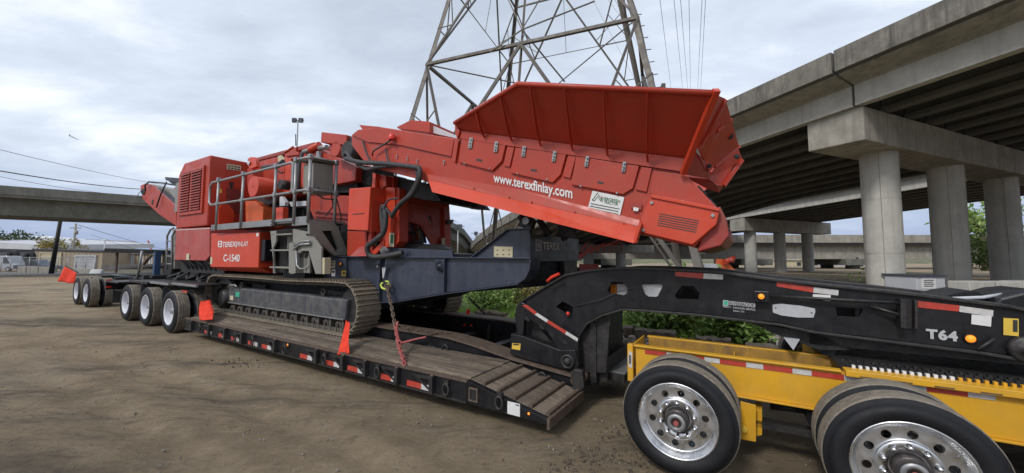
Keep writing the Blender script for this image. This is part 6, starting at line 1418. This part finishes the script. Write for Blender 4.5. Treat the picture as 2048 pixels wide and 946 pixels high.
for a,b,l0,l1 in (((250,250),(330,190),4.0,4.35),((160,340),(300,80),3.93,3.88),((240,440),(372,330),4.42,4.62),((290,545),(390,405),4.98,5.18)): MB().bar(L3(*zp('f',[a])[0],l0),L3(*zp('f',[b])[0],l1),.035).build('panel_rib',M['red'],K)
for q,l,r in (((322,275),4.35,.035),((362,387),5.05,.03),((212,437),4.22,.022)): c=L3(*zp('f',[q])[0],l-.012);MB().lathe(c,(0.2,-1,0),[(r,0),(r*.98,.002),(.0005,.002)],16).build('pivot_hole' if r>.025 else 'pivot_bolt',M['dark'],K)
for q,l in (((180,575),4.2),((232,635),4.2)): 
    x,y=q;MB().tube([L3(*p,l) for p in zp('f',[(x-28,y-28),(x+22,y+26),(x+12,y+30),(x-34,y-18),(x-28,y-28)])],.012,6).build('safety_clip',M['bsteel'],K)
# details above the conveyor head
kb('head_box','red','b',[(505,90),(580,52),(680,60),(680,120),(520,100)],5.0,.7)
kb('belt_cover','lgrey','b',[(682,75),(800,125),(825,150),(682,118)],5.1,.6,.004)
kb('tail_fin','red','b',[(310,78),(420,88),(330,105)],4.8,.3,.004)
MB().tube(pl('b',[(380,240),(385,215),(475,160)],3.90),.014,6).build('beacon_arm',M['bsteel'],K);c=pl('b',[(482,140)],3.88)[0];MB().lathe(c+Vector((0,0,-.05)),(0,0,1),[(.045,0),(.05,.02),(.045,.08),(.02,.10),(.001,.10)],18).build('beacon',M['redlens'],K)
for q in ((510,240),(565,250),(617,265),(757,270)):
    for dy in (0,12): c=pl('b',[(q[0],q[1]+dy)],3.96)[0];MB().cyl(c,c+Vector((0,-.01,0)),.012,8).build('bolt',M['galv'],K)
def hose(pts,zn,ls,r,corr=True,nm='hydraulic_hose'):
    P=[L3(*p,l) for p,l in zip(zp(zn,pts),ls)]
    Q=[];n=len(P)
    for i in range(n-1):
        p0,p1,p2,p3=P[max(i-1,0)],P[i],P[i+1],P[min(i+2,n-1)]
        for k in range(10):
            t=k/10;Q.append(.5*((2*p1)+(p2-p0)*t+(2*p0-5*p1+4*p2-p3)*t*t+(3*p1-p0-3*p2+p3)*t**3))
    Q.append(P[-1]);rr=[r*(1.12 if (i%2 and corr) else 1) for i in range(len(Q))];MB().tube(Q,rr,10).build(nm,M['hose'],K)
hose([(240,255),(320,275),(430,280),(520,290),(600,300),(628,310),(625,370),(590,440),(530,490),(480,560)],'b',[3.9,3.88,3.88,3.88,3.87,3.86,3.88,4.0,4.1,4.2],.035)
hose([(300,280),(350,310),(410,300),(500,292),(580,296),(615,320),(612,380),(570,450),(505,520)],'b',[3.95,3.9,3.9,3.9,3.9,3.9,3.93,4.05,4.15],.028)
hose([(330,165),(350,230),(380,275),(440,285)],'b',[3.95,3.92,3.9,3.9],.014,False);hose([(450,200),(455,240),(475,275),(560,290)],'b',[3.93,3.92,3.9,3.9],.012,False)
hose([(440,500),(450,560),(440,640),(400,680),(355,720),(370,765),(430,770),(540,750)],'b',[4.15,4.15,4.15,4.1,4.1,4.15,4.2,4.3],.042)
hose([(515,465),(470,470),(445,505),(432,560),(440,640)],'b',[4.2,4.15,4.12,4.12,4.12],.016,False);hose([(480,555),(455,520),(430,505),(425,560),(430,650),(400,690)],'b',[4.18,4.15,4.12,4.12,4.12,4.1],.022)
hose([(235,240),(245,225),(275,262),(330,275)],'b',[4.0,3.95,3.92,3.9],.03,False)
c=pl('b',[(435,738)],4.3)[0];MB().cyl(c,c+Vector((0,.2,0)),.07,16).build('hose_fitting',M['galv'],K)
# underside rams and brackets between feeder and chassis end
for a,b,l in (((1078,440),(1098,470),4.9),((1120,450),(1130,480),5.2),((1040,432),(1060,462),4.7)): MB().cyl(L3(*a,l),L3(*b,l),.05,12).build('support_ram',M['hose'],K)
kb('ram_bracket','bsteel','p',[(1035,452),(1050,430),(1068,440),(1060,460)],4.5,.1,.004);kb('ram_bracket','bsteel','p',[(1112,470),(1122,448),(1146,456),(1150,478)],5.0,.1,.004)
c=L3(1053,442,4.45);MB().cyl(c,c+Vector((0,-.03,0)),.05,16).build('pivot_pin',M['galv'],K)
MB().tube(pl('b',[(895,495),(900,515),(940,520),(965,515)],4.3),.018,6).build('cable_loop',M['hose'],K)
# ================================================================ chains, binder, flags
LKM=None
def chain(name,label,pts,mt,pitch=.066,wd=.05,r=.0085,group=None):
    g=thing(name,label,'chain',pts[0],'T',group);pts=[Vector(p) for p in pts];L=[0]
    for a,b in zip(pts,pts[1:]): L.append(L[-1]+(b-a).length)
    n=int(L[-1]/pitch);m=MB();q=[];hl2=pitch/2+r*1.6;hw=wd/2
    for k in range(16):
        a=2*math.pi*k/16;q.append(Vector((math.cos(a)*(hw*.55)+(hl2-hw*.55)*(1 if math.cos(a)>0 else -1),math.sin(a)*hw*.62,0)))
    m.tube(q,r,6,True);me=m.mesh('chain_link',(0,0,0));me.materials.append(M[mt]);j=0
    for i in range(n+1):
        d=L[-1]*i/n
        while j<len(L)-2 and L[j+1]<d: j+=1
        t=(d-L[j])/(L[j+1]-L[j]);p=pts[j].lerp(pts[j+1],t);dr=(pts[j+1]-pts[j]).normalized()
        o=bpy.data.objects.new('chain_link',me);sc.collection.objects.link(o);o.parent=g
        o.location=p-pts[0];qt=dr.to_track_quat('X','Z').to_matrix()@Matrix.Rotation(math.radians(25+90*(i%2)),3,'X');o.rotation_euler=qt.to_euler()
    return g
hk=L3(772,567,4.30)
chain('tie_down_chain','rusty tie down chain running from the yellow green hook down to the wooden deck',[L3(775,578,4.25),L3(783,612,4.1),L3(790,650,3.9)],'rust',.075,.06,.011)
chain('tie_down_chain','red painted lower length of tie down chain ending at the deck edge',[L3(791,652,3.89),L3(797,690,3.7),L3(806,716,3.5),L3(808,726,3.43)],'cred',.075,.06,.011)
a=L3(793,650,3.95);b=L3(905,669,4.5);chain('tie_down_chain','slack rusty chain drooping from the binder across to the trailer beam',[a,L3(820,658,4.05),L3(850,663,4.2),L3(880,666,4.35),b],'rust',.07,.05,.009)
chain('tie_down_chain','dark chain hanging diagonally between the far crawler and the trailer beam',[L3(940,597,6.2),L3(962,620,6.4),L3(985,643,6.6),L3(1008,662,6.8)],'bsteel',.075,.055,.011)
chain('tie_down_chain','short dark chain hanging at the far beam left of the gooseneck base',[L3(978,655,5.9),L3(976,675,5.85),L3(975,690,5.8)],'bsteel',.07,.05,.011)
g=thing('chain_hook','yellow green chain hook on the side of the blue chassis','hook',hk)
MB().tube(pl('h',[(600,390),(570,380),(558,355),(572,335)],4.3),.017,8).build('hook_body',M['hookg'],g);MB().tube(pl('h',[(595,325),(618,328),(630,345),(612,350)],4.3),.013,8).build('hook_tip',M['hookg'],g)
MB().tube(pl('h',[(600,345),(590,365),(610,385),(640,370),(632,345)],4.31),.018,8).build('shackle',M['rust'],g);MB().tube(pl('h',[(572,335),(585,260),(605,150)],4.36),.005,5).build('lanyard',M['galv'],g)
MB().tube(pl('h',[(650,350),(645,250),(632,150)],4.37),.004,5).build('lanyard',M['hose'],g)
g=thing('chain_binder','red lever chain binder clipped across the tie down chain','binder',L3(798,682,3.72))
MB().tube(pl('h',[(720,812),(770,800),(820,785),(915,765)],3.72),[.016,.015,.013,.012],8).build('lever',M['cred'],g)
MB().tube(pl('h',[(692,640),(684,700),(700,790),(716,880)],3.76),[.012,.016,.02,.014],8).build('binder_body',M['cred'],g);ring('binder_eye','cred',g,pl('h',[(708,812)],3.72)[0],.03,.011,n=14,z=1)
def flag(name,label,corners,th=.004,n=9,amp=.02,seed=0,group='red warning flags on the load',extra=None):
    g=thing(name,label,'flag',corners[0],'T',group);a,b,c,d=[Vector(x) for x in corners];m=MB();vs=[]
    for j in range(n+1):
        for i in range(n+1):
            u,v=i/n,j/n;p=a.lerp(b,u).lerp(d.lerp(c,u),v);p.y+=amp*math.sin(u*9+seed+v*2)*(.3+v)+amp*.5*mnoise.noise(Vector((u*4,v*4,seed)));p.x+=amp*.3*math.sin(v*7+seed);vs.append(p)
    k=n+1;fs=[(j*k+i,j*k+i+1,(j+1)*k+i+1,(j+1)*k+i) for j in range(n) for i in range(n)]
    o=m.add(vs,fs,True).build('cloth',M['flag'],g);so_=o.modifiers.new('s','SOLIDIFY');so_.thickness=th
    if extra: extra(g)
    return g
flag('warning_flag','long red flag hanging over the deck edge at the near crawler front end',[L3(691,640,3.72),L3(699,645,3.72),L3(700,706,3.36),L3(674,709,3.36)],seed=1)
flag('warning_flag','crumpled red flag hanging at the rear end of the near crawler',[L3(402,603,3.7),L3(421,600,3.75),L3(421,640,3.33),L3(402,640,3.33)],amp=.05,seed=4)
flag('warning_flag','red flag draped by the far crawler seen under the blue chassis',[L3(933,618,6.3),L3(940,618,6.3),L3(948,652,6.05),L3(928,651,6.05)],amp=.05,seed=2)
def stick(g): MB().cyl(L3(130,532,3.5),L3(156,545,3.6),.02,8).build('flag_stick',M['dark'],g)
flag('warning_flag','square orange flag on a dark stick at the rear of the last dolly',[L3(129,533,3.5),L3(154,546,3.6),L3(147,567,3.55),L3(118,563,3.5)],amp=.03,seed=3,extra=stick)
tag(MB().tube(pl('j',[(345,155),(380,125),(435,100)],4.3),.02,8).build('red_strap',M['flag'],None,origin=L3(1094,562,4.3)),'short red strap lying on the front shoulder of the gooseneck','strap')
